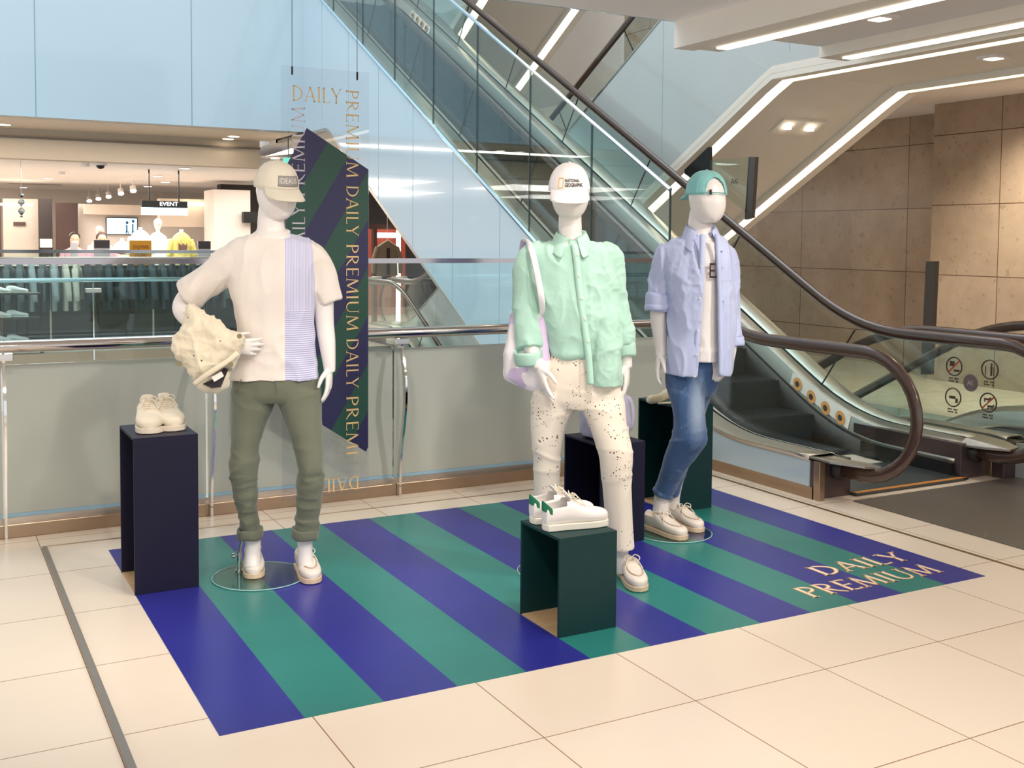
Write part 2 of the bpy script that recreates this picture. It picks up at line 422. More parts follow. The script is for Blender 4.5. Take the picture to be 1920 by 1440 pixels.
# ------------------------------------------------------------------ escalators
SLOPE = 0.55; RISE = 4.9; TK_ = 1.90; TOP = RISE / SLOPE
def zl(s, r=0.45):
    """floor line of the escalator at run s, corners rounded"""
    def soft(x):   # smooth max(0,x)
        return 0 if x < -r else (x if x > r else (x + r) ** 2 / (4 * r))
    return SLOPE * (soft(s) - soft(s - TOP))
def srange(a, b, n=60): return [a + (b - a) * i / n for i in range(n + 1)]
def escalator(name, label, cx, y0, z0, dr, hw=0.62, ow=0.79, clad=None, steps='band', lower=True, upper=True, soff=-1.37, strips=False, screen=False, stickers=False, s_lo=-1.7, s_hi=None):
    """runs along +y (dr=1) or -y (dr=-1) upward from y0; one thing with its parts"""
    clad = clad or M_clad
    root = thing(name, label, 'escalator', (cx, y0, z0))
    P = lambda x, s, z: Vector((x, dr * s, z))
    s_hi = s_hi or TOP + 1.9
    SR = srange(-1.0, s_hi - 0.7, 90)
    for sx in (-1, 1):
        sd = sx * dr
        # handrail: a closed belt round the balustrade
        path = []
        for s in srange(-1.25, s_hi - 0.42, 100): path.append(P(sx * hw, s, 0.915 + zl(s)))
        c = (s_hi - 0.42, 0.545 + RISE)
        for k in range(1, 13):
            a = PI / 2 - PI * k / 12; path.append(P(sx * hw, c[0] + 0.37 * math.cos(a), c[1] + 0.37 * math.sin(a)))
        path2 = [P(sx * hw, -0.75, 0.175)]
        for k in range(0, 15):
            a = -PI / 2 - PI * k / 14; path2.append(P(sx * hw, -1.25 + 0.40 * math.cos(a), 0.545 + 0.37 * math.sin(a)))
        path = path2 + path[1:] + [P(sx * hw, s_hi - 0.9, c[1] - 0.37)]
        b = NB(); tube(b, path, 0.042, 10, flat=0.55, up=(1, 0, 0))
        mk('handrail', b, M_hand, root, smooth=True)
        # glass balustrade under it
        b = NB(); rings = []
        for k in range(0, 13):
            a = -PI / 2 - PI * k / 12 * 0.5
            s = -1.25 + 0.37 * math.cos(a); zb = 0.545 + 0.34 * math.sin(a)
            zt = 0.545 - 0.34 * math.sin(a)
            zb = max(zb, 0.25)
            rings.append((s, zb, max(zt, zb + 0.005)))
        rings.reverse()
        for s in srange(-1.24, s_hi - 0.43, 90): rings.append((s, 0.25 + zl(s), 0.885 + zl(s)))
        vs = [[b.verts.new(P(sx * hw + e, s, z)) for e in (-0.005, 0.005) for z in (z1, z2)] for s, z1, z2 in rings]
        for p, q in zip(vs, vs[1:]):
            b.faces.new((p[0], p[1], q[1], q[0])); b.faces.new((p[2], q[2], q[3], p[3])); b.faces.new((p[1], p[3], q[3], q[1]))
        g = mk('glass_balustrade', b, M_glassg, root)
        for s in [0.35 + 1.32 * i for i in range(7)]:
            b = NB()
            z1 = 0.26 + zl(s); dx = -0.33 if 0 < s < TOP else 0
            prism(b, [P(sx * hw - .006, s, z1), P(sx * hw + .006, s, z1), P(sx * hw + .006, s + dx, z1 + 0.62 + dx * .5), P(sx * hw - .006, s + dx, z1 + 0.62 + dx * .5)], (0, 0.008, 0))
            mk('joint_seal', b, M_black, g)
        # rail under handrail
        # outer deck, inner sloping deck, skirt
        def strip(pname, prof, mat, ra=SR, parent=root, sm=True):
            b = NB()
            rs = []
            for s in ra:
                q = zl(s)
                rs.append([P(sx * x, s, z + q) for x, z in prof])
            skin(b, rs, closed=False)
            o = mk(pname, b, mat, parent, smooth=sm, auto=30)
            solid(o, 0.006)
            return o
        strip('outer_deck', [(hw + .015, .262), (ow + .01, .262), (ow + .012, .235)], M_steel)
        strip('inner_deck', [(hw - .015, .262), (hw - .085, .225), (0.50, 0.12), (0.497, 0.10)], M_steel)
        strip('skirt_panel', [(0.499, 0.11), (0.497, -0.30)], M_dark, srange(-.35, s_hi - 0.7, 90))
        # nose of the deck, tapering over the landing
        b = NB()
        for z in (0.25,):
            pts = [P(sx * (hw - .085), -1.0, .225), P(sx * (hw - .015), -1.0, .262), P(sx * (ow + .012), -1.0, .262), P(sx * (ow + .0), -1.16, .255), P(sx * (ow - .1), -1.34, .25), P(sx * (hw - .04), -1.36, .245), P(sx * (hw - .085), -1.2, .235)]
            prism(b, pts, (0, 0, -0.012))
        mk('deck_nose', b, M_steel, root)
        # cladding of the truss
        rs = []; b = NB()
        for s in srange(-1.0, s_hi - 0.5, 90):
            top = 0.236 + zl(s); bot = min(max(SLOPE * s + soff, 0.075 if (s < 2.0 and z0 == 0 and dr == 1) else -1.3), RISE - TK_)
            if s < 0.25 and z0 == 0 and dr == 1: bot = 0.075
            elif z0 == 0 and dr == 1: bot = min(SLOPE * s + soff, RISE - TK_)
            rs.append([P(sx * ow, s, top), P(sx * ow, s, bot)])
        skin(b, rs, closed=False)
        o = mk('truss_cladding', b, clad, root); solid(o, 0.02)
        js = [0.0 + 1.02 * i for i in range(1, 10)] if dr > 0 else [1.1 + 1.75 * i for i in range(5)]
        for s in js:
            b = NB(); box(b, sx * ow - .013, sx * ow + .013, dr * s, dr * s + .006, max(SLOPE * s + soff, -1.3) + .02, 0.21 + zl(s))
            mk('panel_joint', b, pm('cladding_joint', 'a6c0cc', 0.4, var=0), o)
        # bottom edge trim of the truss
        b = NB(); rs = []
        for s in srange(0.6, s_hi - 0.6, 70):
            z = min(SLOPE * s + soff, RISE - TK_)
            rs.append([P(sx * (ow + .012), s, z + .03), P(sx * (ow + .012), s, z - .012), P(sx * (ow - .05), s, z - .012)])
        skin(b, rs, closed=False); o = mk('edge_trim', b, M_steel if clad is M_clad else M_beam, root); solid(o, 0.004)
        # newel housing and handrail inlet
        if lower:
            b = NB(); box(b, sx * 0.50, sx * ow, min(dr * -1.05, dr * (-.75 if sx < 0 else -.1)), max(dr * -1.05, dr * (-.75 if sx < 0 else -.1)), 0.0, 0.235)
            mk('newel_housing', b, pm('plum_grey_metal', '6a5c5c', 0.3, 0.7, var=0.05), root, bevel=.004)
            b = NB(); box(b, sx * ow - sx * .035, sx * (ow + .012), min(dr * -1.09, dr * -1.04), max(dr * -1.09, dr * -1.04), 0.0, 0.24)
            mk('corner_post', b, M_steelw, root, bevel=.004)
            b = NB(); box(b, sx * ow - .012, sx * ow + .016, min(dr * -1.03, dr * .5), max(dr * -1.03, dr * .5), 0, 0.075)
            mk('kick_plate', b, M_steelw, root)
            b = NB(); tube(b, [P(sx * hw, -0.95, .20), P(sx * hw, -1.02, .175), P(sx * hw, -1.10, .170)], 0.06, 12)
            mk('handrail_inlet', b, M_black, root, smooth=True)
            b = NB(); prism(b, [P(sx * .50, -1.0, 0.10), P(sx * .50, -0.2, 0.12), P(sx * .50, -0.2, 0.02), P(sx * .50, -1.0, 0.02)], (sx * -.03, 0, 0))
            if sx > 0: prism(b, [P(sx * .495, -1.12, 0.02), P(sx * .495, -0.5, 0.10), P(sx * .495, -0.5, 0.02), P(sx * .495, -1.12, 0.012)], (sx * -.02, 0, 0))
            mk('skirt_brush', b, M_black, root)
    # truss soffit between the two faces
    b = NB(); rs = []
    for s in srange(-1.6 if strips else .3, s_hi + (2.2 if strips else -.2), 80):
        z = min(max(SLOPE * s, 0) + soff, RISE - TK_); rs.append([P(-ow + .01, s, z), P(ow - .01, s, z)])
    skin(b, rs, closed=False); o = mk('truss_soffit', b, M_beam, root); solid(o, 0.02)
    if strips:
        for x in (-ow + 0.16, ow - 0.16):
            b = NB(); rs = []
            for s in srange(-1.6, s_hi + 2.2, 80):
                z = min(max(SLOPE * s, 0) + soff, RISE - TK_) - 0.03; rs.append([P(x - .06, s, z), P(x + .06, s, z)])
            skin(b, rs, closed=False); o = mk('light_strip', b, M_led, root); solid(o, 0.012)
        # side beams that frame the recessed middle of the soffit
        for x0, x1 in ((-ow - .01, -ow + .10), (-ow + .23, -ow + .27), (ow - .27, ow - .23), (ow - .10, ow + .01)):
            b = NB(); rs = []
            for s in srange(-1.6, s_hi + 2.2, 80):
                z = min(max(SLOPE * s, 0) + soff, RISE - TK_); rs.append([P(x0, s, z + .05), P(x0, s, z - .06), P(x1, s, z - .06), P(x1, s, z + .05)])
            skin(b, rs, closed=False); o = mk('soffit_beam', b, M_beam, root); solid(o, 0.004)
    # steps
    def stepbox(b, s, lz, ln=0.40):
        prism(b, [P(-.495, s, lz), P(-.495, s + ln, lz), P(-.495, s + ln + .03, lz - .25), P(-.495, s + .03, lz - .25)], (0.99, 0, 0))
        for i in range(24):
            x = -.48 + i * .04
            box(b, x, x + .018, min(dr * s, dr * (s + ln)), max(dr * s, dr * (s + ln)), lz, lz + .008)
    if steps == 'single':
        s = -0.5; i = 0
        while s < TOP + .4:
            b = NB(); q = SLOPE * max(0, min(s + .15, TOP)); stepbox(b, s, -.01 + q)
            mk('step', b, pm('ribbed_step', '33393d', 0.4, 0.5, var=0.05), root); s += 0.4
    else:
        b = NB(); s = -0.5
        while s < TOP + .4:
            q = SLOPE * max(0, min(s + .15, TOP))
            prism(b, [P(-.495, s, q - .01), P(-.495, s + .4, q - .01), P(-.495, s + .43, q - .26), P(-.495, s + .03, q - .26)], (0.99, 0, 0)); s += .4
        mk('step_band', b, pm('ribbed_step', '33393d', 0.4, 0.5, var=0.05), root)
    b = NB(); box(b, -.5, .5, min(dr * -1.1, dr * -.48), max(dr * -1.1, dr * -.48), 0.007, 0.02)
    cp = mk('comb_plate', b, pm('comb_plate_grey', '5c6264', 0.4, 0.7, var=0.05), root)
    b = NB(); box(b, -.5, .5, min(dr * -1.1, dr * -1.07), max(dr * -1.1, dr * -1.07), 0.0205, 0.024)
    mk('comb_edge', b, pm('orange_warning_strip', 'd08a3c', 0.5, var=0.05), cp)
    return root, P
U1, P1 = escalator('escalator', 'escalator rising away beside the display, with brown handrails and pale blue side cladding', 5.54, 5.9, 0, 1, steps='single')
# outer glass screen with steel cap on the near side of that escalator
js = [6.34, 7.39, 8.40, 9.44, 10.46, 11.52, 12.53, 13.59, 14.80]
def za(y): return -0.25 + 0.236 + 0.26 + zl(y - 5.9)
scr = thing('glass_screen', 'tall clear glass screen with vertical joints along the near edge of the rising escalator', 'glass screen', (4.73, 0, 0))
for y0, y1 in zip(js, js[1:]):
    b = NB(); prism(b, [(0, y0 + .004, za(y0)), (0, y1 - .004, za(y1)), (0, y1 - .004, za(y1) + 1.44), (0, y0 + .004, za(y0) + 1.44)], (0.012, 0, 0)); mk('glass_panel', b, M_glass, scr)
b = NB(); tube(b, [(0.006, y, za(y) + 1.445) for y in srange(6.34, 14.8, 40)], 0.017, 6); mk('cap_rail', b, pm('blue_steel_cap', 'b9d2de', 0.15, 0.8, var=0), scr)
b = NB(); tube(b, [(0.0, y, za(y) + .0) for y in srange(6.34, 14.8, 40)], 0.022, 6); mk('base_rail', b, pm('blue_steel_cap', 'b9d2de', 0.15, 0.8, var=0), scr)
for y in js[:-1]:
    b = NB(); box(b, -.002, .014, y - .004, y + .004, za(y), za(y) + 1.44); mk('joint', b, pm('joint_dark', '34474a', 0.4, var=0), scr)
# stickers on the inner deck on the far side
def deckpt(s, t):  # t across from skirt (0) to glass (1)
    q = zl(s); return Vector((0.50 + .035 * t + .0, s, 0.12 + q + .105 * t))
for n_, s0 in (('low', -0.05), ('high', 7.6)):
    b = NB(); a, c = s0, s0 + 0.62
    prism(b, [deckpt(a, .05) + Vector((-.006, 0, 0.004)), deckpt(c, .05) + Vector((-.006, 0, 0.004)), deckpt(c, .95) + Vector((-.006, 0, 0.004)), deckpt(a, .95) + Vector((-.006, 0, 0.004))], (-.002, 0, .001))
    st = mk('warning_sticker', b, pm('white_sticker', 'f0ece6', 0.4, var=0), U1)
    for k in range(4):
        b = NB(); s = s0 + .08 + k * .153; c0 = deckpt(s, .5) + Vector((-.020, 0, .010))
        ring = [c0 + Vector((0.016 * math.sin(a), 0.045 * math.cos(a), SLOPE * .045 * math.cos(a) + .042 * math.sin(a))) for a in [2 * PI * i / 20 for i in range(20)]]
        prism(b, ring, (-.002, 0, 0)); mk('orange_symbol', b, pm('orange_symbol', 'd99a52', 0.4, var=0), st)
        b = NB(); ring = [c0 + Vector((-.003, 0, 0)) + (q - c0) * 0.45 for q in ring]; prism(b, ring, (-.002, 0, 0)); mk('black_symbol', b, M_black, st)
escalator('escalator', 'escalator flight under the rising one, climbing out of the floor below behind the guard rail', 5.54, 5.9, -4.9, 1, lower=False)
S1, PS = escalator('escalator', 'crossing escalator overhead whose soffit with two light strips slopes down behind the brown handrail', 7.22, 15.0, 0, -1, clad=M_cladg, lower=False, soff=-1.33, strips=True, ow=0.86)
E2, PE = escalator('escalator', 'down escalator at the right, sinking away beside the stone wall', 7.17, 14.9, -4.9, -1, clad=M_cladg, lower=False, ow=0.74)
S2, PT = escalator('escalator', 'escalator soffit with light strips high above, seen past the top of the rising escalator', 7.22, 15.0, 4.9, -1, clad=M_cladg, lower=False, soff=-1.33, strips=True, ow=0.86)
# cladding box at the near end of the down escalator landing
for x0, x1, lab in ((6.30, 6.52, 'steel plinth under the deck of the down escalator, next to the rubber floor'),):
    b = NB(); box(b, x0, x1, 4.72, 5.0, 0.006, .24)
    mk('newel_plinth', b, pm('plum_grey_metal', '6a5c5c', 0.3, 0.7, var=0.05), None, bevel=.004, label=lab, cat='escalator plinth')
# safety symbols on the far glass balustrade of the rising escalator
gx = 5.54 + .62 - .012
SYM = thing('safety_decal', 'group of round black safety symbols stuck on the escalator glass at right', 'safety stickers', (gx, 0, 0))
M_ink = pm('dark_brown_ink', '43342a', 0.5, var=0)
M_red = pm('red_ink', 'a5412f', 0.5, var=0)
def decal_ring(c, r, parent):
    b = NB(); y, z = c
    pts = [(0, y + r * math.cos(a), z + r * math.sin(a)) for a in [2 * PI * i / 32 for i in range(32)]]
    tube(b, pts, 0.005, 6, closed=True)
    return mk('symbol_ring', b, M_ink, parent, smooth=True)
for k, (u, v) in enumerate((((6.15,5.0154,0.7311)), ((6.15,4.7346,0.7398)), ((6.15,5.0163,0.5196)), ((6.15,4.7385,0.5208)))) if False else []: pass
SY = [(6.148,5.0138,0.7314), (6.148,4.7331,0.7401), (6.148,5.0147,0.5199), (6.148,4.737,0.5211)]
for k, c in enumerate(SY):
    y, z = c[1], c[2]
    r = decal_ring((y, z), 0.062, SYM)
    b = NB()
    if k == 0:
        box(b, -.002, 0, y - .005, y + .035, z + .0, z + .035); box(b, -.002, 0, y - .045, y + .0, z - .035, z - .02)
    elif k == 1:
        box(b, -.002, 0, y - .035, y - .028, z - .04, z + .02); box(b, -.002, 0, y + .028, y + .035, z - .04, z + .02); box(b, -.002, 0, y - .02, y - .005, z - .04, z + .025); sphere(b, (0, y - .012, z + .035), .009, (.2, 1, 1), 10, 6)
    elif k == 2:
        box(b, -.002, 0, y - .02, y + .03, z - .01, z + .01); box(b, -.002, 0, y - .04, y - .02, z - .035, z - .005)
    else:
        for dz, dy in ((.022, .012), (-.022, -.015)):
            box(b, -.002, 0, y + dy - .024, y + dy + .02, z + dz - .006, z + dz + .006)
            for q in (-.02, -.01, .01, .018): box(b, -.002, 0, y + dy + q - .002, y + dy + q + .002, z + dz - .02, z + dz)
            sphere(b, (0, y + dy - .026, z + dz + .008), .007, (.2, 1, 1), 8, 6)
    mk('symbol', b, M_ink, SYM)
    if k in (0, 3):
        b = NB(); prism(b, [(0, y + .04, z - .045), (0, y + .047, z - .038), (0, y - .04, z + .045), (0, y - .047, z + .038)], (-.003, 0, 0)); mk('red_bar', b, M_red, SYM)
    b = NB()
    for i in range(2):
        for j in range(7):
            if (i * 7 + j * 3) % 5 == 4: continue
            box(b, -.001, .001, y + .032 - j * .0115, y + .040 - j * .0115, z - .088 - i * .018, z - .077 - i * .018)
    mk('caption_line', b, M_ink, SYM)
c = (6.148,4.8778,0.6348)
b = NB(); ring = [(0, c[1] + .058 * math.cos(a), c[2] + .058 * math.sin(a)) for a in [2 * PI * i / 32 for i in range(32)]]; prism(b, ring, (-.001, 0, 0))
mk('round_badge', b, pm('grey_violet_badge', '6c5f60', 0.5, var=0.05), SYM)
text('badge_letters', 'AK', .05, .035, frameM((-.003, c[1] + .025, c[2] - .018), (0, -1, 0), (0, 0, 1)), pm('pale_badge_print', 'aca29c', 0.5, var=0), SYM)
M_post = pm('warm_grey_post', '5f5652', .4, .3, var=.04)
# dark anti-trap plate, clear guard pane and posts where the crossing escalator comes close
b = NB(); prism(b, [(6.36,8.3033,2.2428), (6.36,7.9593,2.429), (6.36,7.9287,2.4317), (6.36,7.9179,2.0572), (6.36,8.0823,2.098), (6.36,8.3022,2.2026)], (0.03, 0, 0))
SG = thing('safety_guard', 'dark wedge plate, clear pane and thin dark post guarding the soffit above the brown handrail', 'safety guard', tuple((6.36,7.9188,2.0913)))
SG0 = Vector((6.36,7.9188,2.0913))
def sgp(b):
    for v in b.verts: v.co -= SG0
sgp(b); mk('guard_plate', b, M_black, SG, bevel=.003)
b = NB(); prism(b, [(6.36,7.9252,2.3102), (6.36,7.385,2.3005), (6.36,7.4051,1.8143), (6.36,7.9188,2.0913)], (0.01, 0, 0))
sgp(b); g = mk('guard_pane', b, M_glass, SG)
q = (6.35,7.5718,2.0766)
text('pane_letters', 'AK', .10, .05, frameM((6.355 - SG0.x, q[1] + .05 - SG0.y, q[2] - SG0.z), (0, -1, 0), (0, 0, 1)), M_ink, g)
b = NB(); prism(b, [(6.36,7.3921,2.3056), (6.36,7.3091,2.3004), (6.36,7.3413,1.7761), (6.36,7.4315,1.7587)], (0.04, 0, 0))
sgp(b); mk('guard_post', b, M_post, SG)
b = NB(); prism(b, [(8,6.8651,1.4023), (8,6.759,1.4045), (8,6.7806,0.3819), (8,6.8877,0.3698)], (0.05, 0, 0))
mk('guard_post', b, M_post, label='wide dark grey post standing against the stone wall at right', cat='post')
# paper sign on the soffit
b = NB(); c = (7.2,7.6343,2.7947)

# ------------------------------------------------------------------ guard rail at the edge of the void
gr = thing('guard_railing', 'glass guard railing with steel handrail behind the mannequins', 'railing', (0, 6.0, 0))
xs = [-2.63, -1.63, -.63, .357, 1.40, 2.532, 3.62, 4.66]
for x0, x1 in zip(xs, xs[1:]):
    if x1 < -1: continue
    b = NB(); box(b, x0 + .004 + .0, x1 - .004, .175, .187, .095, 1.42)
    g = mk('glass_panel', b, M_glass, gr)
    b = NB(); box(b, x0 + .006, x1 - .006, .168, .174, .115, .895); mk('frosted_film', b, M_frost, g)
    b = NB(); box(b, x0 + .006, x1 - .006, .168, .174, .095, .114); mk('film_border', b, M_frostb, g)
b = NB(); box(b, -3, 4.66, .168, .194, 1.415, 1.445); mk('cap_rail', b, pm('polished_cap', 'b5aeb0', 0.12, 1.0, var=0), gr)
b = NB(); box(b, -3, 4.66, .10, .20, .0, .072); mk('base_plate', b, M_steelw, gr, bevel=.004)
b = NB(); box(b, -3, 4.66, .16, .20, .072, .094); mk('base_shoe', b, M_steel, gr)
b = NB(); tube(b, [(-3, 0, 1.005), (4.66, 0, 1.005)], 0.032, 20); mk('handrail', b, pm('polished_handrail', 'c4bdb8', 0.1, 1.0, var=0), gr, smooth=True, auto=40)
for x in xs[2:-1]:
    b = NB(); rs = []
    for i in range(25):
        t = i / 24; z = t * 0.97
        dy = .075 - .075 * math.sin(PI * t) * 1.0 + .0 + .035 * math.sin(2 * PI * t)
        rs.append([(x + 0.012 * a, dy + .02 * c, z) for a, c in ((-.55, -1), (.55, -1), (.55, 1), (-.55, 1))])
    skin(b, rs); po = mk('post', b, M_chrome, gr, smooth=True, auto=40)
    b = NB(); box(b, x - .045, x + .045, .02, .178, .93, .965); mk('glass_bracket', b, M_chrome, po, bevel=.003)

# ------------------------------------------------------------------ metal floor tracks
def track(x0, x1, y0, y1, lab, h=.006, mat=M_steelw):
    b = NB(); box(b, x0, x1, y0, y1, 0, h); return mk('floor_track', b, mat, bevel=.001, label=lab, cat='floor track')
track(.503, .527, 3.20, 5.83, 'raised grey metal strip on the floor at far left', .012, pm('anodised_strip', '9c948c', .35, .6, var=.04, bump=.2, bs=200))
track(.527, 4.62, 5.85, 5.862, 'thin brass floor slot along the guard rail', .003)
track(.70, 4.60, 5.80, 5.818, 'thin steel bar lying beside the slot near the guard rail', .008, M_steel) if False else None
track(4.615, 4.635, 2.2, 5.86, 'thin brass floor slot between the striped mat and the escalator', .003, pm('brass_slot', '8f7350', .35, .7, var=.05))

# ------------------------------------------------------------------ letters for DAILY PREMIUM
TK, TN = 0.105, 0.05
def arcpts(cx, cy, rx, ry, a0, a1, n=14): return [(cx + rx * math.cos(math.radians(a0 + (a1 - a0) * i / n)), cy + ry * math.sin(math.radians(a0 + (a1 - a0) * i / n))) for i in range(n + 1)]
def ln(x0, y0, x1, y1, w): return ([(x0, y0), (x1, y1)], w, w)
GL = {  # strokes: (points, width start, width end); widths in letter heights
 'D': (.78, [ln(.12, 0, .12, 1, TK), (arcpts(.14, .5, .56, .475, 90, 0), TN, TK), (arcpts(.14, .5, .56, .475, 0, -90), TK, TN)]),
 'A': (.80, [ln(.40, 1, .06, 0, TN), ln(.40, 1, .72, 0, TK), ln(.20, .34, .60, .34, TN)]),
 'I': (.26, [ln(.13, 0, .13, 1, TK)]),
 'L': (.56, [ln(.12, 0, .12, 1, TK), ln(.10, .025, .52, .025, TN), ln(.52, 0, .52, .1, TN)]),
 'Y': (.74, [ln(.36, 0, .36, .46, TK), ln(.36, .45, .05, 1, TK), ln(.36, .45, .68, 1, TN)]),
 'P': (.60, [ln(.12, 0, .12, 1, TK), (arcpts(.14, .72, .38, .255, 90, 0), TN, TK), (arcpts(.14, .72, .38, .255, 0, -90), TK, TN)]),
 'R': (.70, [ln(.12, 0, .12, 1, TK), (arcpts(.14, .74, .36, .235, 90, 0), TN, TK), (arcpts(.14, .74, .36, .235, 0, -90), TK, TN), ([(.24, .5), (.45, .2), (.68, 0.0)], TK, TN)]),
 'E': (.58, [ln(.12, 0, .12, 1, TK), ln(.12, .975, .5, .975, TN), ln(.12, .52, .44, .52, TN), ln(.12, .025, .53, .025, TN), ln(.5, .9, .5, 1, TN), ln(.53, 0, .53, .1, TN), ln(.44, .47, .44, .57, TN)]),
 'M': (1.02, [ln(.10, 0, .16, 1, TN), ln(.16, 1, .51, .05, TK), ln(.51, .05, .84, 1, TN), ln(.84, 1, .92, 0, TK)]),
 'U': (.82, [([(.12, 1), (.12, .36)], TK, TK), (arcpts(.41, .36, .29, .335, 180, 270), TK, TN), (arcpts(.41, .36, .29, .335, 270, 360), TN, TN), ([(.70, .36), (.70, 1)], TN, TN)]),
}
SERIF = {'D': [(.12, 0), (.12, 1)], 'A': [(.06, 0), (.72, 0)], 'I': [(.13, 0), (.13, 1)], 'L': [(.12, 1)], 'Y': [(.36, 0), (.05, 1), (.68, 1)], 'P': [(.12, 0)], 'R': [(.12, 0)], 'E': [], 'M': [(.10, 0), (.92, 0)], 'U': [(.12, 1), (.70, 1)]}
def stroke(b, pts, w0, w1, M, extra, z):
    n = len(pts)
    L, R = [], []
    for i, (x, y) in enumerate(pts):
        a = pts[max(i - 1, 0)]; c = pts[min(i + 1, n - 1)]
        dx, dy = c[0] - a[0], c[1] - a[1]; l = math.hypot(dx, dy) or 1
        w = (w0 + (w1 - w0) * i / max(1, n - 1)) / 2 + extra
        ex = (extra if i == n - 1 else (-extra if i == 0 else 0))
        x, y = x + dx / l * ex, y + dy / l * ex
        L.append((x - dy / l * w, y + dx / l * w)); R.append((x + dy / l * w, y - dx / l * w))
    vs = [(b.verts.new(M @ Vector((p[0], p[1], z))), b.verts.new(M @ Vector((q[0], q[1], z)))) for p, q in zip(L, R)]
    for a, c in zip(vs, vs[1:]):
        try: b.faces.new((a[0], a[1], c[1], c[0]))
        except ValueError: pass
def word_width(s, sp=.10): return sum(GL[c][0] if c != ' ' else .45 for c in s) + sp * (len(s) - 1)
def lettering(name, s, w, h, M, mats, parent, extra=(0.0,), th=0.0006, sp=.10):
    """one word fitted to w x h at matrix M; each layer of extra width gets its own material"""
    k = w / word_width(s, sp)
    first = None
    for li, (ex, mat) in enumerate(zip(extra, mats)):
        b = NB(); x = 0
        S = M @ Matrix.Diagonal((k, h, 1, 1))
        for c in s:
            if c == ' ': x += .45 + sp; continue
            T = S @ Matrix.Translation((x, 0, 0)); zz = th * (li + 1)
            for pts, w0, w1 in GL[c][1]: stroke(b, pts, w0, w1, T, ex, zz)
            for sx, sy in SERIF[c]: stroke(b, [(sx - .10, sy + (.02 if sy == 0 else -.02)), (sx + .10, sy + (.02 if sy == 0 else -.02))], .035, .035, T, ex, zz)
            x += GL[c][0] + sp
        o = mk(name if li == 0 else 'letter_face', b, mat, parent if li == 0 else first)
        first = first or o
    return first

# ------------------------------------------------------------------ striped floor mat
def mat_stripes():
    m = bpy.data.materials.new('striped_vinyl'); m.use_nodes = True; N = NT(m)
    p, x, y, z = N.world()
    g = N.math('DIVIDE', N.math('SUBTRACT', x, .794), .2755 * 2)
    s = N.math('GREATER_THAN', N.math('FRACT', g), .5)
    n = N.noise(p, 1.2, 3)
    a = N.mix(n, lin('282983'), lin('32349a')); c = N.mix(n, lin('26756f'), lin('318a84'))
    sc = N.noise(N.scalev(p, (7, 2.5, 1)), 9, 5, .7); sc = N.math('MULTIPLY', N.math('GREATER_THAN', sc, .76), .12)
    N.link(N.mix(sc, N.mix(s, a, c), lin('9aa6b8')), N.b.inputs['Base Color'])
    r = N.noise(p, 2, 2); N.link(N.math('ADD', N.math('MULTIPLY', r, .10), .25), N.b.inputs['Roughness'])
    return m
b = NB(); box(b, .794, 4.374, 3.356, 5.65, 0, .002)
MATO = mk('floor_mat', b, mat_stripes(), label='large vinyl floor mat with navy and teal stripes', cat='floor mat')
pA, pB = Vector((3.704,3.7015,0)), Vector((4.1722,3.7006,0))
dA = Vector((3.7061,3.8404,0))
hh = 0.138
lettering('lettering', 'DAILY', 0.585, hh, frameM((3.70, 3.700, .002), (1, 0, 0), (0, 1, 0)), [M_orange, M_cream], MATO, (.034, 0.0))
lettering('lettering', 'PREMIUM', 0.83, hh, frameM((3.42, 3.488, .002), (1, 0, 0), (0, 1, 0)), [M_orange, M_cream], MATO, (.034, 0.0))

# ------------------------------------------------------------------ display plinths
def plinth(label, x, y, w, d, h, mat):
    t = thing('display_plinth', label, 'plinth', (x + w / 2, y + d / 2, .002))
    X0, X1, Y0, Y1, T = -w / 2, w / 2, -d / 2, d / 2, .012
    b = NB(); box(b, X0, X1, Y0, Y0 + T, 0, h - T); mk('front_panel', b, mat, t, bevel=.0012)
    b = NB(); box(b, X0, X1, Y1 - T, Y1, 0, h - T); mk('back_panel', b, mat, t, bevel=.0012)
    b = NB(); box(b, X1 - T, X1, Y0 + T, Y1 - T, 0, h - T); mk('side_panel', b, mat, t, bevel=.0012)
    b = NB(); box(b, X0, X1, Y0, Y1, h - T, h); mk('top_panel', b, mat, t, bevel=.0012)
    b = NB(); box(b, X0 + .002, X1 - T, Y0 + T, Y1 - T, 0, .004); mk('base_board', b, M_ply, t)
    b = NB(); box(b, X1 - T - .006, X1 - T, Y1 - T - .006, Y1 - T, .004, h - T); mk('corner_angle', b, M_steel, t)
    return t
plinth('tall navy plinth at the left of the striped mat, carrying cream sneakers', .791, 4.868, .275, .37, .690, M_navy)
plinth('low dark green plinth at the front of the mat, carrying white sneakers', 2.171, 3.585, .270, .315, .396, M_green)
plinth('navy plinth behind the mannequin in mint, carrying a grey bag', 3.018, 4.585, .273, .36, .523, M_navy)
plinth('tall dark green plinth behind the mannequin in blue', 3.785, 4.982, .272, .37, .617, M_green)

# ------------------------------------------------------------------ hanging acrylic banner
BN = thing('acrylic_banner', 'clear acrylic banner with navy and green stripes and gold lettering, hung by two wires', 'banner', (1.995, 5.85, .10))
def bp(x, z): return (x - 1.995, 0, z - .10)
b = NB(); box(b, 1.741 - 1.995, 2.249 - 1.995, 0, .006, .0, 2.40)
mk('acrylic_sheet', b, glass('clear_acrylic', (.97, .975, .98), 1.3, 0.03), BN)
def ban_stripes():
    m = bpy.data.materials.new('banner_stripes'); m.use_nodes = True; N = NT(m)
    o, x, y, z = N.coords()
    g = N.math('DIVIDE', N.math('ADD', N.math('SUBTRACT', x, N.math('MULTIPLY', z, .6)), 1.189), .33)
    s = N.math('GREATER_THAN', N.math('FRACT', N.math('ADD', g, 0.5)), .5)
    N.link(N.mix(s, lin('24224f'), lin('1d4a3c')), N.b.inputs['Base Color']); N.b.inputs['Roughness'].default_value = .45
    return m
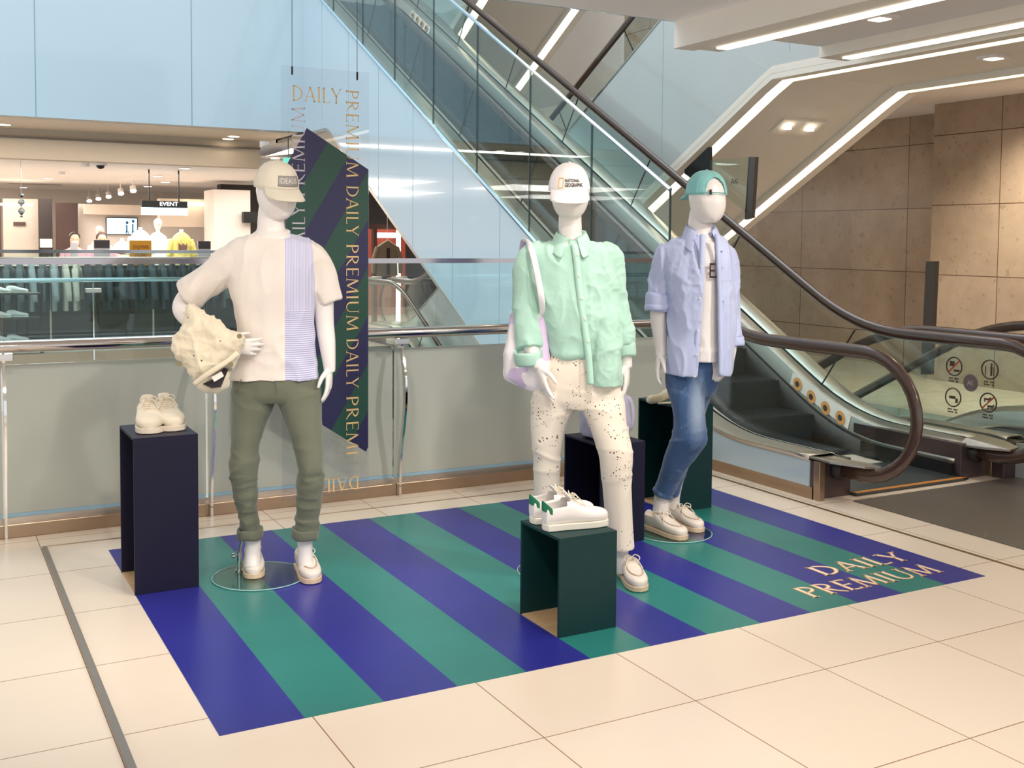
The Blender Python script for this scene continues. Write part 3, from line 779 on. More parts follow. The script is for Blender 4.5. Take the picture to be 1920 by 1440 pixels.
hexp = [(1.884, 2.17), (2.245, 1.956), (2.245, .364), (2.232, .337), (1.773, .646), (1.769, 1.961)]
b = NB(); prism(b, [(x - 1.995, -.0015, z - .10) for x, z in hexp], (0, .001, 0))
mk('striped_print', b, ban_stripes(), BN)
D = (0, 0, -1)
zc = 2.398
for w_ in ('PREMIUM', 'DAILY', 'PREMIUM', 'DAILY'):
    L = .492 if w_ == 'PREMIUM' else .284
    if zc - L < .34: break
    lettering('lettering', w_, L, .074, frameM((2.112 - 1.995, -.003, zc - .10), (0, 0, -1), (1, 0, 0)), [M_gold], BN, (0.0,)); zc -= L + .045
lettering('lettering', 'PREMI', .34, .074, frameM((2.112 - 1.995, -.003, zc - .10), (0, 0, -1), (1, 0, 0)), [M_gold], BN, (0.0,))
zc = 0.60
zc = 2.285
seq = ['PREMIUM', 'DAILY', 'PREMIUM', 'DAILY']
for w_ in seq:
    L = .492 if w_ == 'PREMIUM' else .284
    zc -= L
    if zc < .5: break
    lettering('lettering', w_, L, .074, frameM((1.872 - 1.995, -.003, zc - .10), (0, 0, 1), (-1, 0, 0)), [M_silver], BN, (0.0,)); zc -= .045
lettering('lettering', 'DAILY', .284, .082, frameM((1.80 - 1.995, -.003, 2.315 - .10), (1, 0, 0), (0, 0, 1)), [M_gold], BN, (0.0,))
lettering('lettering', 'DAILY', .284, .082, frameM((2.19 - 1.995, -.003, .205 - .10), (-1, 0, 0), (0, 0, -1)), [M_gold], BN, (0.0,))
for x in (1.803, 2.179):
    b = NB(); tube(b, [(x - 1.995, .003, 2.37), (x - 1.995, .003, 3.3)], .0016, 5); box(b, x - 1.999, x - 1.991, -.002, .008, 2.355, 2.40); mk('wire', b, M_dark, BN)

# ------------------------------------------------------------------ mannequins
def sway(path, r=None): return path
def limb(b, pts, n=20, sub=5):
    """pts: (x, y, z, r) joints; a smooth tapering limb"""
    tube(b, catmull(pts, sub), 0, n)
def hand(b, wrist, d, nrm, side, curl=0.35, spread=0.10, size=1.0, curls=None):
    """open hand: d along the fingers, nrm out of the palm, side = towards the thumb"""
    w = Vector(wrist); d = Vector(d).normalized(); n = Vector(nrm); n = (n - d * n.dot(d)).normalized()
    t = d.cross(n).normalized()
    if t.dot(Vector(side)) < 0: t = -t
    k = size
    rings = []
    for u, hw_, th in ((-.03, .026, .021), (0, .027, .018), (.02, .031, .0165), (.045, .039, .0155), (.075, .042, .014), (.092, .040, .0115), (.100, .034, .008)):
        c = w + d * u * k
        rings.append([c + t * hw_ * k * math.cos(a) + n * th * k * math.sin(a) for a in [2 * PI * i / 16 for i in range(16)]])
    skin(b, rings)
    L = [.074, .083, .077, .060]
    for i in range(4):
        off = (.0315 - .0205 * i); s = (1.5 - i) * spread
        c = (curls[i] if curls else curl * (1 + .18 * i))
        p = w + (d * (.088 - .004 * abs(i - 1.3)) + t * off) * k
        fd = (d + t * s).normalized()
        pts = [p - fd * .02 * k]
        r0 = (.0104 - .0006 * i) * k
        pts = [(pts[0][0], pts[0][1], pts[0][2], r0)]
        a = 0
        for j, f in enumerate((.44, .31, .25)):
            pts.append((p.x, p.y, p.z, r0 * (1, .94, .85)[j]))
            a += c * (.7, 1.0, .7)[j]
            p = p + (fd * math.cos(a) + n * math.sin(a)) * L[i] * f * k
        pts.append((p.x, p.y, p.z, r0 * .62))
        tube(b, catmull(pts, 3), 0, 10)
    p = w + (d * .012 + t * .022 + n * .004) * k
    q = p + (d * .6 + t * .62 + n * .35).normalized() * .040 * k
    q2 = q + (d * .85 + t * .30 + n * .30).normalized() * .032 * k
    q3 = q2 + (d * .95 + t * .05 + n * .30).normalized() * .024 * k
    tube(b, catmull([(*p, .0145 * k), (*q, .0115 * k), (*q2, .0098 * k), (*q3, .0068 * k)], 4), 0, 10)

def head(b, c, w, dpt, h, yaw):
    """smooth egg head: c is the centre; yaw turns the face to the viewer's right; jaw narrows, face plane is shaped"""
    rings = []
    R = Matrix.Rotation(yaw, 3, 'Z')
    for i in range(1, 24):
        t = i / 24; z = .5 - t                       # top to chin
        if t < .45: k = math.sin(math.acos(1 - t / .45)) if t < .45 else 1
        else:
            q = (t - .45) / .55; k = (1 - q ** 3.2) ** .52
        ring = []
        fwd = -0.05 - (.20 * max(0, (t - .5)) ** 1.0)  # chin comes forward
        for j in range(28):
            a = 2 * PI * j / 28; x = math.cos(a); y = math.sin(a)
            kx = k * (1 - .10 * max(0, t - .55) * 2)
            yy = y * k * (1.0 if y > 0 else .96)
            if t > .62 and y > 0: yy *= 1 - (t - .62) * .7      # nape
            f = 0
            if y < 0:
                nose = math.exp(-(x / .22) ** 2) * math.exp(-((t - .60) / .10) ** 2) * .07
                brow = -math.exp(-((abs(x) - .38) / .22) ** 2) * math.exp(-((t - .48) / .06) ** 2) * .045
                chin = math.exp(-(x / .3) ** 2) * math.exp(-((t - .93) / .06) ** 2) * .05
                f = -(nose + brow + chin)
            v = Vector((x * kx * w / 2, (yy + fwd * (1 if t > .5 else 0) + f) * dpt / 2, z * h))
            ring.append(R @ v + Vector(c))
        rings.append(ring)
    skin(b, rings)

def cap(parent, label, c, rx, ry, h, yaw, brim, mat, opening=None, bw=1.0, droop=.25, tilt=0.0, brow=58):
    """baseball cap: six-panel crown, stitched seams, button and curved peak; yaw turns the peak to the viewer's right"""
    T = Matrix.Translation(c) @ Matrix.Rotation(yaw, 4, 'Z') @ Matrix.Rotation(tilt, 4, 'X')
    def cr_(a, f, o=0):   # a from the front (-y), f elevation 0..1
        s = math.sin(f * PI / 2); q = math.cos(f * PI / 2) ** .82
        return T @ Vector(((rx + o) * q * math.sin(a), -(ry + o) * q * math.cos(a), (h + o) * s ** .96 if s > 0 else 0))
    b = NB(); NA, NF = 60, 14
    g = [[b.verts.new(cr_(2 * PI * i / NA, j / NF)) for i in range(NA)] for j in range(NF)]
    top = b.verts.new(cr_(0, 1))
    for j in range(NF - 1):
        for i in range(NA):
            if opening is not None:
                da = (2 * PI * (i + .5) / NA - opening + PI) % (2 * PI) - PI
                zz = (j + .5) / NF
                if abs(da) < .62 and (zz < .50 * math.sqrt(max(0, 1 - (da / .62) ** 2))) : continue
            b.faces.new((g[j][i], g[j][(i + 1) % NA], g[j + 1][(i + 1) % NA], g[j + 1][i]))
    for i in range(NA): b.faces.new((g[-1][i], g[-1][(i + 1) % NA], top))
    o = mk('cap', b, mat, parent, smooth=True, label=label); solid(o, .003, offset=1)
    b = NB()
    for k in range(6):
        a = 2 * PI * (k + .0) / 6
        lo = .5 if (opening is not None and abs((a - opening + PI) % (2 * PI) - PI) < .5) else .02
        tube(b, [cr_(a, lo + (1 - lo) * t / 10, .0032) for t in range(11)], .0013, 5)
    tube(b, [cr_(2 * PI * i / 60, .0, .0032) for i in range(61)], .0013, 5)
    mk('seam', b, mat, o)
    b = NB(); sphere(b, cr_(0, 1, .004), .008, (1, 1, .55), 12, 8); mk('button', b, mat, o, smooth=True)
    b = NB(); rows = []
    A = math.radians(brow)
    for i in range(29):
        a = -A + 2 * A * i / 28; e = brim * max(0, math.cos(a / A * PI / 2)) ** .5
        base = Vector(((rx + .002) * math.sin(a), -(ry + .002) * math.cos(a), .006))
        row = []
        for t in range(7):
            u = t / 6
            p = base + Vector((math.sin(a) * e * .35 * u * bw, -e * u, -droop * e * u * (.45 + .55 * u) - .030 * (math.sin(a)) ** 2 * u))
            row.append(T @ p)
        rows.append(row)
    R_ = [[b.verts.new(p) for p in r] for r in rows]
    for r0, r1 in zip(R_, R_[1:]):
        for j in range(6): b.faces.new((r0[j], r0[j + 1], r1[j + 1], r1[j]))
    p = mk('peak', b, mat, o, smooth=True); solid(p, .004)
    b = NB()
    for u in (.3, .5, .7, .93):
        tube(b, [rows[i][0].lerp(rows[i][6], u) + Vector((0, 0, .0026)) for i in range(1, 28)], .0007, 4)
    mk('peak_stitching', b, mat, p)
    if opening is not None:
        b = NB(); tube(b, [cr_(opening - .64 + 1.28 * i / 16, .045, .002) for i in range(17)], .008, 8, flat=.3, up=(0, 0, 1)) 
        st = mk('strap', b, mat, o)
        b = NB(); q = cr_(opening - .35, .05, .006); box(b, q.x - .006, q.x + .006, q.y - .004, q.y + .004, q.z - .013, q.z + .013); mk('buckle', b, M_dark, st)
        b = NB()
        tube(b, [cr_(opening - .62 + 1.24 * i / 20, .50 * math.sqrt(max(0, 1 - ((-.62 + 1.24 * i / 20) / .62) ** 2)), .003) for i in range(21)], .003, 6)
        mk('opening_binding', b, mat, o)
    return o, T, cr_

def shoe(kind, parent, heel, toe, z0, matU, matS, label=None, L=.285, root=None, hscale=1.0, bow=True, wscale=1.0):
    """shoe along heel->toe; worn shoes are a part (parent given), display shoes are things of their own"""
    hx, hy = Vector(heel[:2]), Vector(toe[:2]); d = (hy - hx).normalized(); k = L / .285
    ang = math.atan2(d.y, d.x)
    T = Matrix.Translation((hx.x, hx.y, z0)) @ Matrix.Rotation(ang, 4, 'Z') @ Matrix.Scale(k, 4)
    sneak = kind == 'sneaker'
    st = [(0, .022, .052), (.01, .028, .072), (.03, .0315, .083), (.08, .034, .086), (.14, .036, .086), (.20, .0365, .088), (.27, .037, .090), (.34, .039, .090 if sneak else .082), (.40, .0405, .084 if sneak else .074),
          (.48, .0435, .070 if sneak else .065), (.56, .0465, .059), (.64, .0485, .051), (.72, .0485, .046), (.80, .0465, .043), (.87, .042, .040), (.93, .034, .036), (.975, .021, .029), (.995, .008, .02)]
    if hscale != 1 or wscale != 1: st = [(t, w * wscale, h * hscale) for t, w, h in st]
    st = catmull(st, 2)
    zs = .022 if not sneak else .024
    def topz(t):
        for (a, w0, h0), (c, w1, h1) in zip(st, st[1:]):
            if a <= t <= c: u = (t - a) / max(1e-6, c - a); return zs + (h0 + (h1 - h0) * u) - .0
        return zs
    def wid(t):
        for (a, w0, h0), (c, w1, h1) in zip(st, st[1:]):
            if a <= t <= c: u = (t - a) / max(1e-6, c - a); return w0 + (w1 - w0) * u
        return .01
    NR = 28
    b = NB(); rings = []
    for t, w, h in st:
        r = []
        for i in range(NR):
            a = 2 * PI * i / NR + PI / NR; c, s = math.cos(a), math.sin(a)
            cen = .004 * math.sin(t * PI)      # slight curve
            r.append(b.verts.new(T @ Vector((t * .285, cen + w * math.copysign(abs(c) ** .85, c), zs - .004 + (h + .004) * (.5 + .5 * math.copysign(abs(s) ** .8, s))))))
        rings.append(r)
    m = len(rings)
    for q in range(m - 1):
        t = st[q][0]
        lim = 0
        if t < .36: lim = 5 if t > .015 else 0
        if t > .30 and t < .36: lim = 3
        for i in range(NR):
            # top centre is index NR/4
            dd = abs((i + .5) - NR / 4 + .0)
            if dd < lim: continue
            b.faces.new((rings[q][i], rings[q][(i + 1) % NR], rings[q + 1][(i + 1) % NR], rings[q + 1][i]))
    b.faces.new(rings[0][::-1]); b.faces.new(rings[-1])
    if parent is not None: up = mk('shoe', b, matU, parent, smooth=True, label=label); sub = up
    else: up = mk('upper', b, matU, root, smooth=True); sub = root
    solid(up, .003, 1)
    # sole
    b = NB(); outline = []
    for t in [i / 30 for i in range(31)]:
        w = (wid(min(t, .994)) + .0035); outline.append((t * .293 - .004, w if 0 < t < 1 else w * .2))
    pts = [(x, w + .004 * math.sin(x / .285 * PI)) for x, w in outline] + [(x, -w + .004 * math.sin(x / .285 * PI)) for x, w in reversed(outline)]
    lo = [T @ Vector((x, y, .0)) for x, y in pts]; hi = [T @ Vector((x, y, zs + .001)) for x, y in pts]
    skin(b, [lo, hi]); so = mk('sole', b, matS, sub, smooth=True, bevel=.002, auto=40)
    if kind == 'boat':
        b = NB(); box(b, .0, .075, -.028, .028, 0, .012)   # heel block edge
        for v in b.verts: v.co = T @ v.co
        mk('heel_block', b, matS, sub)
    def surf(t, y, o=.002):      # point on the upper above (t, y)
        w = wid(t); h = topz(t) - zs
        c = max(-.999, min(.999, y / w)); c_ = math.copysign(abs(c) ** (1 / .85), c); s = math.sqrt(max(0, 1 - c_ * c_)) ** .8
        return T @ Vector((t * .285, y + .004 * math.sin(t * PI), zs - .004 + (h + .004) * (.5 + .5 * s) + o))
    if kind == 'boat':
        b = NB(); pth = []
        for i in range(25):
            a = -PI / 2 + PI * i / 24
            t = .60 + .29 * math.cos(a); y = .034 * math.sin(a)
            pth.append(surf(t, y, .0015))
        pth = [surf(.46, -.031), surf(.53, -.033)] + pth + [surf(.53, .033), surf(.46, .031)]
        tube(b, pth, .0022, 6); tube(b, [p.lerp(surf(.66, 0), .13) + Vector((0, 0, .0005)) for p in pth], .0012, 5)
        mk('apron_seam', b, M_stitch, sub, smooth=True)
        b = NB()
        for sg in (-1, 1): tube(b, [surf(t, sg * wid(t) * .93, .001 - .020 * (1 if t < .1 else 1)) for t in [.05, .12, .2, .28, .36, .42]], .0024, 6)
        mk('collar_lace', b, M_lacew, sub, smooth=True)
        rows = (.40, .47)
    else:
        rows = (.40, .445, .49, .535, .58)
        b = NB(); tube(b, [surf(.80, y, .0012) for y in [-.043 + .0086 * i for i in range(11)]], .0016, 5)
        tube(b, [surf(t, .026 - .006 * (t - .38), .0012) for t in [.36, .42, .5, .58, .63]] + [surf(.65, 0, .001)] + [surf(t, -.026 + .006 * (t - .38), .0012) for t in [.63, .58, .5, .42, .36]], .0018, 5)
        mk('upper_seam', b, matU, sub, smooth=True)
        # tongue
        b = NB(); R2 = []
        for i in range(8):
            u = i / 7; t = .44 - .14 * u
            R2.append([T @ Vector((t * .285, y, topz(.44) - .004 + u * .042 - 6 * y * y)) for y in (-.026, -.013, 0, .013, .026)])
        skin(b, R2, closed=False); tg = mk('tongue', b, matU, sub, smooth=True); solid(tg, .005, 1)
    b = NB()
    for i, t in enumerate(rows):
        tube(b, [surf(t, -.024, .002), surf(t + .006, -.01, .004), surf(t + .006, .01, .004), surf(t, .024, .002)], .0026, 6)
        if i: tube(b, [surf(rows[i - 1], -.024, .002), surf((t + rows[i - 1]) / 2, 0, .006), surf(t, .024, .002)], .0024, 6)
    if bow:
        c = surf(rows[0] - .0, 0, .008)
        D = (T.to_3x3() @ Vector((1, 0, 0))).normalized(); S = (T.to_3x3() @ Vector((0, 1, 0))).normalized(); Z = Vector((0, 0, 1))
        for sg in (-1, 1):
            tube(b, catmull([c, c + S * sg * .018 * k + Z * .016 * k + D * .004, c + S * sg * .036 * k + Z * .008 * k + D * .014, c + S * sg * .030 * k - Z * .006 * k + D * .018, c], 5), .0024, 6)
            tube(b, catmull([c, c + S * sg * .016 * k + D * .02 + Z * .004, c + S * sg * .030 * k + D * .035 * k - Z * .012 * k, c + S * sg * .042 * k + D * .05 * k - Z * .035 * k], 5), .0022, 6)
        sphere(b, c, .005 * k, (1, 1, 1), 8, 6)
    mk('laces', b, M_lacew, sub, smooth=True)
    return up, T, surf

def cuff(parent, name, c, r, h, mat, n=36, ry=None, tiltx=0, tilty=0, th=.010, label=None):
    """rolled fabric band round a limb"""
    b = NB(); ry = ry or r
    R = Matrix.Translation(c) @ Matrix.Rotation(tilty, 4, 'Y') @ Matrix.Rotation(tiltx, 4, 'X')
    prof = [(0, -h / 2), (th * .7, -h / 2 - .002), (th, -h * .35), (th, h * .35), (th * .7, h / 2 + .001), (0, h / 2), (-.006, h * .3), (-.006, -h * .3)]
    rings = []
    for i in range(n):
        a = 2 * PI * i / n; w = 1 + .03 * noise.noise(Vector((math.cos(a) * 2, math.sin(a) * 2, c[2] * 9)))
        rings.append([R @ Vector(((r + p) * w * math.cos(a), (ry + p) * w * math.sin(a), z + .003 * math.sin(3 * a + c[0] * 40))) for p, z in prof])
    rings.append(rings[0]); skin(b, rings, caps=False)
    return mk(name, b, mat, parent, smooth=True, label=label)

def rod_base(parent, cx, cy, foot, r=.225, rodtop=.36, rod=None):
    b = NB(); tube(b, [(cx, cy, .0015), (cx, cy, .0095)], r, 64)
    g = mk('glass_base', b, glass('base_glass', (.84, .93, .91), 1.45, .04), parent)
    b = NB(); tube(b, [(cx + (r + .001) * math.cos(2 * PI * i / 64), cy + (r + .001) * math.sin(2 * PI * i / 64), .0045) for i in range(64)], .003, 5, closed=True)
    mk('base_rim', b, M_edge, g)
    if rod:
        x, y = rod
        b = NB(); cyl(b, (x, y, .009), (x, y, .10), .011); cyl(b, (x, y, .10), (foot[0], foot[1], rodtop), .006)
        cyl(b, (x, y, .009), (x, y, .016), .02)
        s = mk('support_rod', b, M_chrome, parent, smooth=True, auto=40)
        b = NB(); cyl(b, (x, y, .085), (x - .028, y - .01, .085), .004); cyl(b, (x - .022, y - .008, .085), (x - .034, y - .012, .085), .013)
        mk('clamp_knob', b, M_chrome, s, smooth=True, auto=40)

def fabric(name, col, rough=.85, bump=.25, bs=420, var=.05, extra=None):
    if name in MATS: return MATS[name]
    m = pm(name, col, rough, var=var, vs=5, sheen=.25)
    N = NT(m); vec = N.coords()[0]
    a = N.noise(vec, bs, 2); c = N.noise(N.scalev(vec, (1, 1, .35)), 26, 4, .6)
    N.bump(N.math('ADD', N.math('MULTIPLY', a, .25), N.math('MULTIPLY', c, .75)), bump, .006)
    return m
def line_on(b, pts, r=.0014): tube(b, pts, r, 5)

# ======================= mannequin one: patchwork tee, olive trousers
x0, y0, z0, rz = (1.4281,4.8613,0,-0.2857)
A1 = thing('mannequin', 'white mannequin at left in a cream and striped T-shirt, olive trousers and beige cap', 'mannequin', (x0, y0, .002), rz)
ARM = [(-0.195,0,1.4892), (-0.3044,0.03,1.382), (-0.4206,0.05,1.27), (-0.3955,-0.01,1.2159), (-0.2921,-0.09,1.1449), (-0.1961,-0.15,1.0783)]
b = NB()
hc = (-0.0057,-0.01,1.7655); head(b, hc, .172, .215, .262, .45)
nk = (-0.0253,0.01,1.6016)
hloft(b, [(-0.0272,0.01,1.7104) + (.055, .062), (-0.0299,0.01,1.6378) + (.060, .062), (-0.0276,0.01,1.5967) + (.066, .066), (-0.0207,0.01,1.5652) + (.10, .08), (-0.0208,0.01,1.5337) + (.15, .08), (-0.0209,0,1.4804) + (.17, .095), (-0.0227,0,1.3347,0.1685,0.1), (-0.0142,0,1.1395,0.1428,0.09), (-0.0085,0,0.968,0.173,0.1), (-0.0075,0,0.8451,0.1864,0.1)], 28)
limb(b, [(-0.1811,0,1.47) + (.045,), (-0.3044,0.03,1.382) + (.050,), (-0.4136,0.05,1.27) + (.046,), (-0.4009,0,1.2104) + (.045,), (-0.2921,-0.09,1.1449) + (.038,), (-0.2099,-0.145,1.0851) + (.028,)])
limb(b, [(0.1606,0,1.4716) + (.045,), (0.199,0,1.3344) + (.048,), (0.2107,-0.005,1.1748) + (.042,), (0.2196,-0.02,1.0898) + (.039,), (0.2288,-0.03,0.9922) + (.030,), (0.2311,-0.03,0.9478) + (.026,)])
hand(b, (-0.2097,-0.15,1.0879), (1, -.12, -.10), (0, 1, .1), (0, 0, 1), curl=.30, spread=.10, size=.92)
hand(b, (0.2287,-0.03,0.9626), (-.02, -.05, -1), (-1, .3, 0), (-.4, -1, 0), curl=.25, spread=.06, size=.98)
limb(b, [(-0.1114,0,0.8351) + (.06,), (-0.1527,-0.01,0.5558) + (.042,), (-0.1353,0,0.3061) + (.036,), (-0.1169,0,0.1811) + (.036,), (-0.1172,0,0.1065) + (.036,), (-0.1171,-0.02,0.0477) + (.040,)])
limb(b, [(0.0962,-0.02,0.8333) + (.06,), (0.1424,-0.07,0.5576) + (.042,), (0.1276,-0.065,0.3104) + (.036,), (0.1179,-0.06,0.1857) + (.036,), (0.1177,-0.06,0.1112) + (.034,), (0.1221,-0.07,0.0394) + (.038,)])
body = mk('body', b, M_body, A1); remesh(body, .0045, 4)
# T-shirt
def tee_mat():
    m = fabric('patchwork_tee', 'ece1d7', .8, .22); N = NT(m)
    o, x, y, z = N.coords()
    zs = SEAMZ; x0_ = SEAMX
    inside = N.math('MULTIPLY', N.math('GREATER_THAN', x, x0_), N.math('LESS_THAN', N.math('ADD', x, N.math('MULTIPLY', z, .06)), SLEEVEX))
    up = N.math('GREATER_THAN', z, zs)
    vs_ = N.math('LESS_THAN', N.math('FRACT', N.math('MULTIPLY', x, 150.0)), .32); hs = N.math('LESS_THAN', N.math('FRACT', N.math('MULTIPLY', z, 105.0)), .42)
    st = N.math('ADD', N.math('MULTIPLY', up, vs_), N.math('MULTIPLY', N.math('SUBTRACT', 1.0, up), hs))
    pc = N.mix(st, lin('d9d6ea'), lin('a3a5cc'))
    base = N.b.inputs['Base Color'].links[0].from_socket
    N.link(N.mix(inside, base, pc), N.b.inputs['Base Color'])
    return m
SEAMX = (0.0297,-0.11,1.1961)[0]; SEAMZ = (0.0908,-0.11,1.2389)[2]; SLEEVEX = (0.1679,-0.06,1.2886)[0] + .06 * (0.1679,-0.06,1.2886)[2]
b = NB()
hloft(b, [(-0.0204,0.012,1.5871,0.0617,0.066), (-0.0203,0.012,1.5749,0.0902,0.074), (-0.0197,0.01,1.558,0.1519,0.086), (-0.0179,0.005,1.5337,0.2004,0.094), (-0.0201,0,1.495,0.2169,0.104), (-0.0193,-0.005,1.4199,0.2085,0.116), (-0.0222,-0.008,1.335,0.1967,0.12), (-0.0168,-0.008,1.2499,0.1816,0.118), (-0.009,-0.005,1.1594,0.1737,0.114), (-0.0104,-0.005,1.0666,0.1798,0.116), (-0.0141,-0.005,0.9687,0.193,0.121), (-0.0142,-0.005,0.9172,0.1979,0.124)], 44, 2.3)
limb(b, [(-0.1389,0,1.475) + (.062,), (-0.1905,0,1.4555) + (.076,), (-0.2665,0.02,1.3993) + (.079,), (-0.3516,0.035,1.3335) + (.074,), (-0.3991,0.045,1.2944) + (.070,)], 28)
limb(b, [(0.1174,0,1.486) + (.062,), (0.1558,0,1.4764) + (.066,), (0.1918,0,1.408) + (.062,), (0.2159,0,1.3344) + (.060,), (0.2328,0,1.2704) + (.060,)], 28)
tee = mk('t_shirt', b, tee_mat(), A1, label='cream T-shirt with a blue striped panel down one side'); remesh(tee, .006, 5)
arm0 = Vector((-0.2262,0,1.347)); wst = (-0.0504,-0.1,0.9804)[2]
wrinkle(tee, [(.020, 5, 5, 3.0, lambda c: .35 + .5 * max(0, 1 - abs(c.z - wst - .05) / .2)), (.014, 9, 9, 5, None), (.014, 14, 10, 4, lambda c: .9), (.016, 6, 6, 14, lambda c: max(0, 1 - (c - arm0).length / .13)), (.006, 4, 4, 22, lambda c: max(0, 1 - abs(c.z - wst - .03) / .12))], 1)
b = NB(); rr = []
for i in range(41):
    a = 2 * PI * i / 40; c = (-0.0206,0.012,1.5846); rr.append(Vector((c[0] + .070 * math.cos(a), c[1] + .072 * math.sin(a), c[2] + .004 + .012 * math.sin(a))))
tube(b, rr, .008, 8, flat=1.0); mk('collar', b, fabric('cream_rib', 'f3eae4'), tee, smooth=True)
# trousers
olive = fabric('olive_twill', '686b59', .85, .3, 500)
b = NB()
hloft(b, [(-0.0095,0,0.968,0.1837,0.108), (-0.0095,0,0.9287,0.191,0.114), (-0.0096,0,0.8894,0.1958,0.118), (-0.0073,0,0.8451,0.2007,0.116), (-0.0063,0,0.8155,0.1949,0.1)], 40, 2.3)
hloft(b, [(-0.1036,0,0.8766,0.1043,0.105), (-0.111,0,0.8179,0.0995,0.102), (-0.1306,0,0.7252,0.0805,0.095), (-0.1463,-0.01,0.6292,0.065,0.088), (-0.1524,-0.02,0.5332,0.0637,0.083), (-0.1538,-0.02,0.4842,0.0626,0.08), (-0.1476,-0.01,0.3832,0.0533,0.073), (-0.1365,0,0.2938,0.044,0.064), (-0.1274,0,0.2115,0.0417,0.056)], 32, 2.1)
hloft(b, [(0.085,-0.01,0.8741,0.1081,0.105), (0.0942,-0.02,0.8161,0.1009,0.102), (0.1138,-0.04,0.7252,0.0828,0.095), (0.131,-0.06,0.6298,0.0695,0.088), (0.1422,-0.08,0.535,0.0598,0.083), (0.1421,-0.08,0.4859,0.0574,0.08), (0.1362,-0.07,0.3854,0.0564,0.073), (0.1289,-0.065,0.298,0.0564,0.064), (0.1192,-0.06,0.2154,0.0541,0.056)], 32, 2.1)
tr = mk('trousers', b, olive, A1, label='slim olive green trousers with rolled hems'); remesh(tr, .006, 4)
kz = (-0.1486,0,0.492)[2]; cz = (-0.052,0,0.8338)[2]; az = (-0.1259,0,0.2933)[2]
wrinkle(tr, [(.018, 7, 6, 12, lambda c: max(0, 1 - abs(c.z - kz) / .18)), (.010, 8, 8, 20, lambda c: 1 if c.z < kz else .2), (.012, 4, 4, 15, lambda c: max(0, 1 - abs(c.z - kz) / .10)), (.013, 5, 5, 17, lambda c: max(0, 1 - abs(c.z - az) / .14)), (.010, 7, 4, 9, lambda c: max(0, 1 - abs(c.z - cz) / .12)), (.005, 10, 10, 5, None)], 2)
for c, r_, l in (((-0.1287,0,0.2066), .051, 0), ((0.1179,-0.06,0.2105), .054, 1)):
    cuff(tr, 'turn_up', c, r_, .042, olive, ry=r_ + .006, tilty=(.10 if l else -.05), th=.009)
b = NB()
tube(b, [(-0.0132,-0.123,0.9297), (-0.0087,-0.124,0.8914), (-0.0112,-0.117,0.8521), (-0.0183,-0.1,0.8305)], .0018, 5)
for s_ in (((-0.1619,-0.105,0.9303), (-0.1765,-0.09,0.8855), (-0.1967,-0.05,0.8515)), ((0.1444,-0.105,0.9245), (0.1614,-0.09,0.8784), (0.1819,-0.05,0.8431))): tube(b, list(s_), .0018, 5)
mk('pocket_seam', b, olive, tr)
shoe('boat', A1, (-0.1298,0.2099,0), (-0.1026,-0.1614,0), .010, M_shoe, M_sole, L=.275)
shoe('boat', A1, (0.1017,0.1147,0), (0.1699,-0.2803,0), .003, M_shoe, M_sole, L=.285)
rod_base(A1, *(-0.0866,0,0)[:2], (-0.1629,0.03,0.2002), r=.212, rodtop=(-0.1708,0.05,0.1952)[2], rod=(-0.1798,0.0748,0)[:2])
beige = fabric('beige_cotton', 'e3d9c6', .85, .2)
co, cT, cF = cap(A1, 'beige flat-panelled cap with a grey label', (-0.0056,-0.005,1.7874), .094, .112, .118, .42, .085, beige, droop=.50, tilt=.16, brow=60)
def patch(T_fn, a0, a1, f0, f1, mat, parent, name, off=.0045, na=14, nf=4):
    b = NB(); R_ = [[T_fn(a0 + (a1 - a0) * i / na, f0 + (f1 - f0) * j / nf, off) for i in range(na + 1)] for j in range(nf + 1)]
    skin(b, R_, closed=False); o = mk(name, b, mat, parent, smooth=True); solid(o, .001); return o
patch(cF, -.42, .78, .09, .35, pm('grey_cap_label', '9b9490', .7, var=.05), co, 'cap_label')
def curved_text(body, T_fn, a0, a1, f0, f1, mat, parent, off=.006, bold=.02, name='lettering'):
    o = text(name, body, 1, 1, Matrix.Identity(4), mat, parent, .0006, bold=bold)
    for v in o.data.vertices: v.co = T_fn(a0 + (a1 - a0) * v.co.x, f0 + (f1 - f0) * v.co.y, off)
    return o
curved_text('IDEALIS', cF, -.36, .58, .15, .29, pm('pale_grey_print', 'd8d2cc', .6, var=0), co)

# ======================= mannequin two: mint shirt, splattered cream trousers
x0, y0, z0, rz = (2.7335,4.2417,0,-0.5725)
A2 = thing('mannequin', 'white mannequin in the middle in a mint shirt, paint-splattered cream trousers and white cap', 'mannequin', (x0, y0, .002), rz)
b = NB()
head(b, (-0.1098,-0.02,1.7824), .176, .215, .262, .06)
hloft(b, [(-0.1095,0.01,1.7001) + (.052, .06), (-0.1087,0.01,1.6261) + (.054, .058), (-0.1056,0.01,1.5743) + (.058, .06), (-0.1004,0.01,1.5496) + (.10, .075), (-0.0974,0,1.5151) + (.14, .08), (-0.081,0,1.3422,0.1705,0.1), (-0.0452,0,1.1442,0.1422,0.09), (-0.0494,0,0.9697,0.1611,0.1), (-0.0604,0,0.8445,0.1862,0.1)], 28)
limb(b, [(-0.2653,0,1.4839) + (.04,), (-0.2962,0,1.3397) + (.040,), (-0.3197,0,1.1901) + (.043,), (-0.286,-0.05,1.083) + (.036,), (-0.2485,-0.09,0.9965) + (.029,), (-0.2405,-0.1,0.9732) + (.027,)])
limb(b, [(0.0556,0,1.4919) + (.04,), (0.0946,0.01,1.3438) + (.038,), (0.1215,0.02,1.1947) + (.036,), (0.1499,0.01,1.084) + (.034,), (0.1581,0,1.0031) + (.028,), (0.161,0,0.9733) + (.026,)])
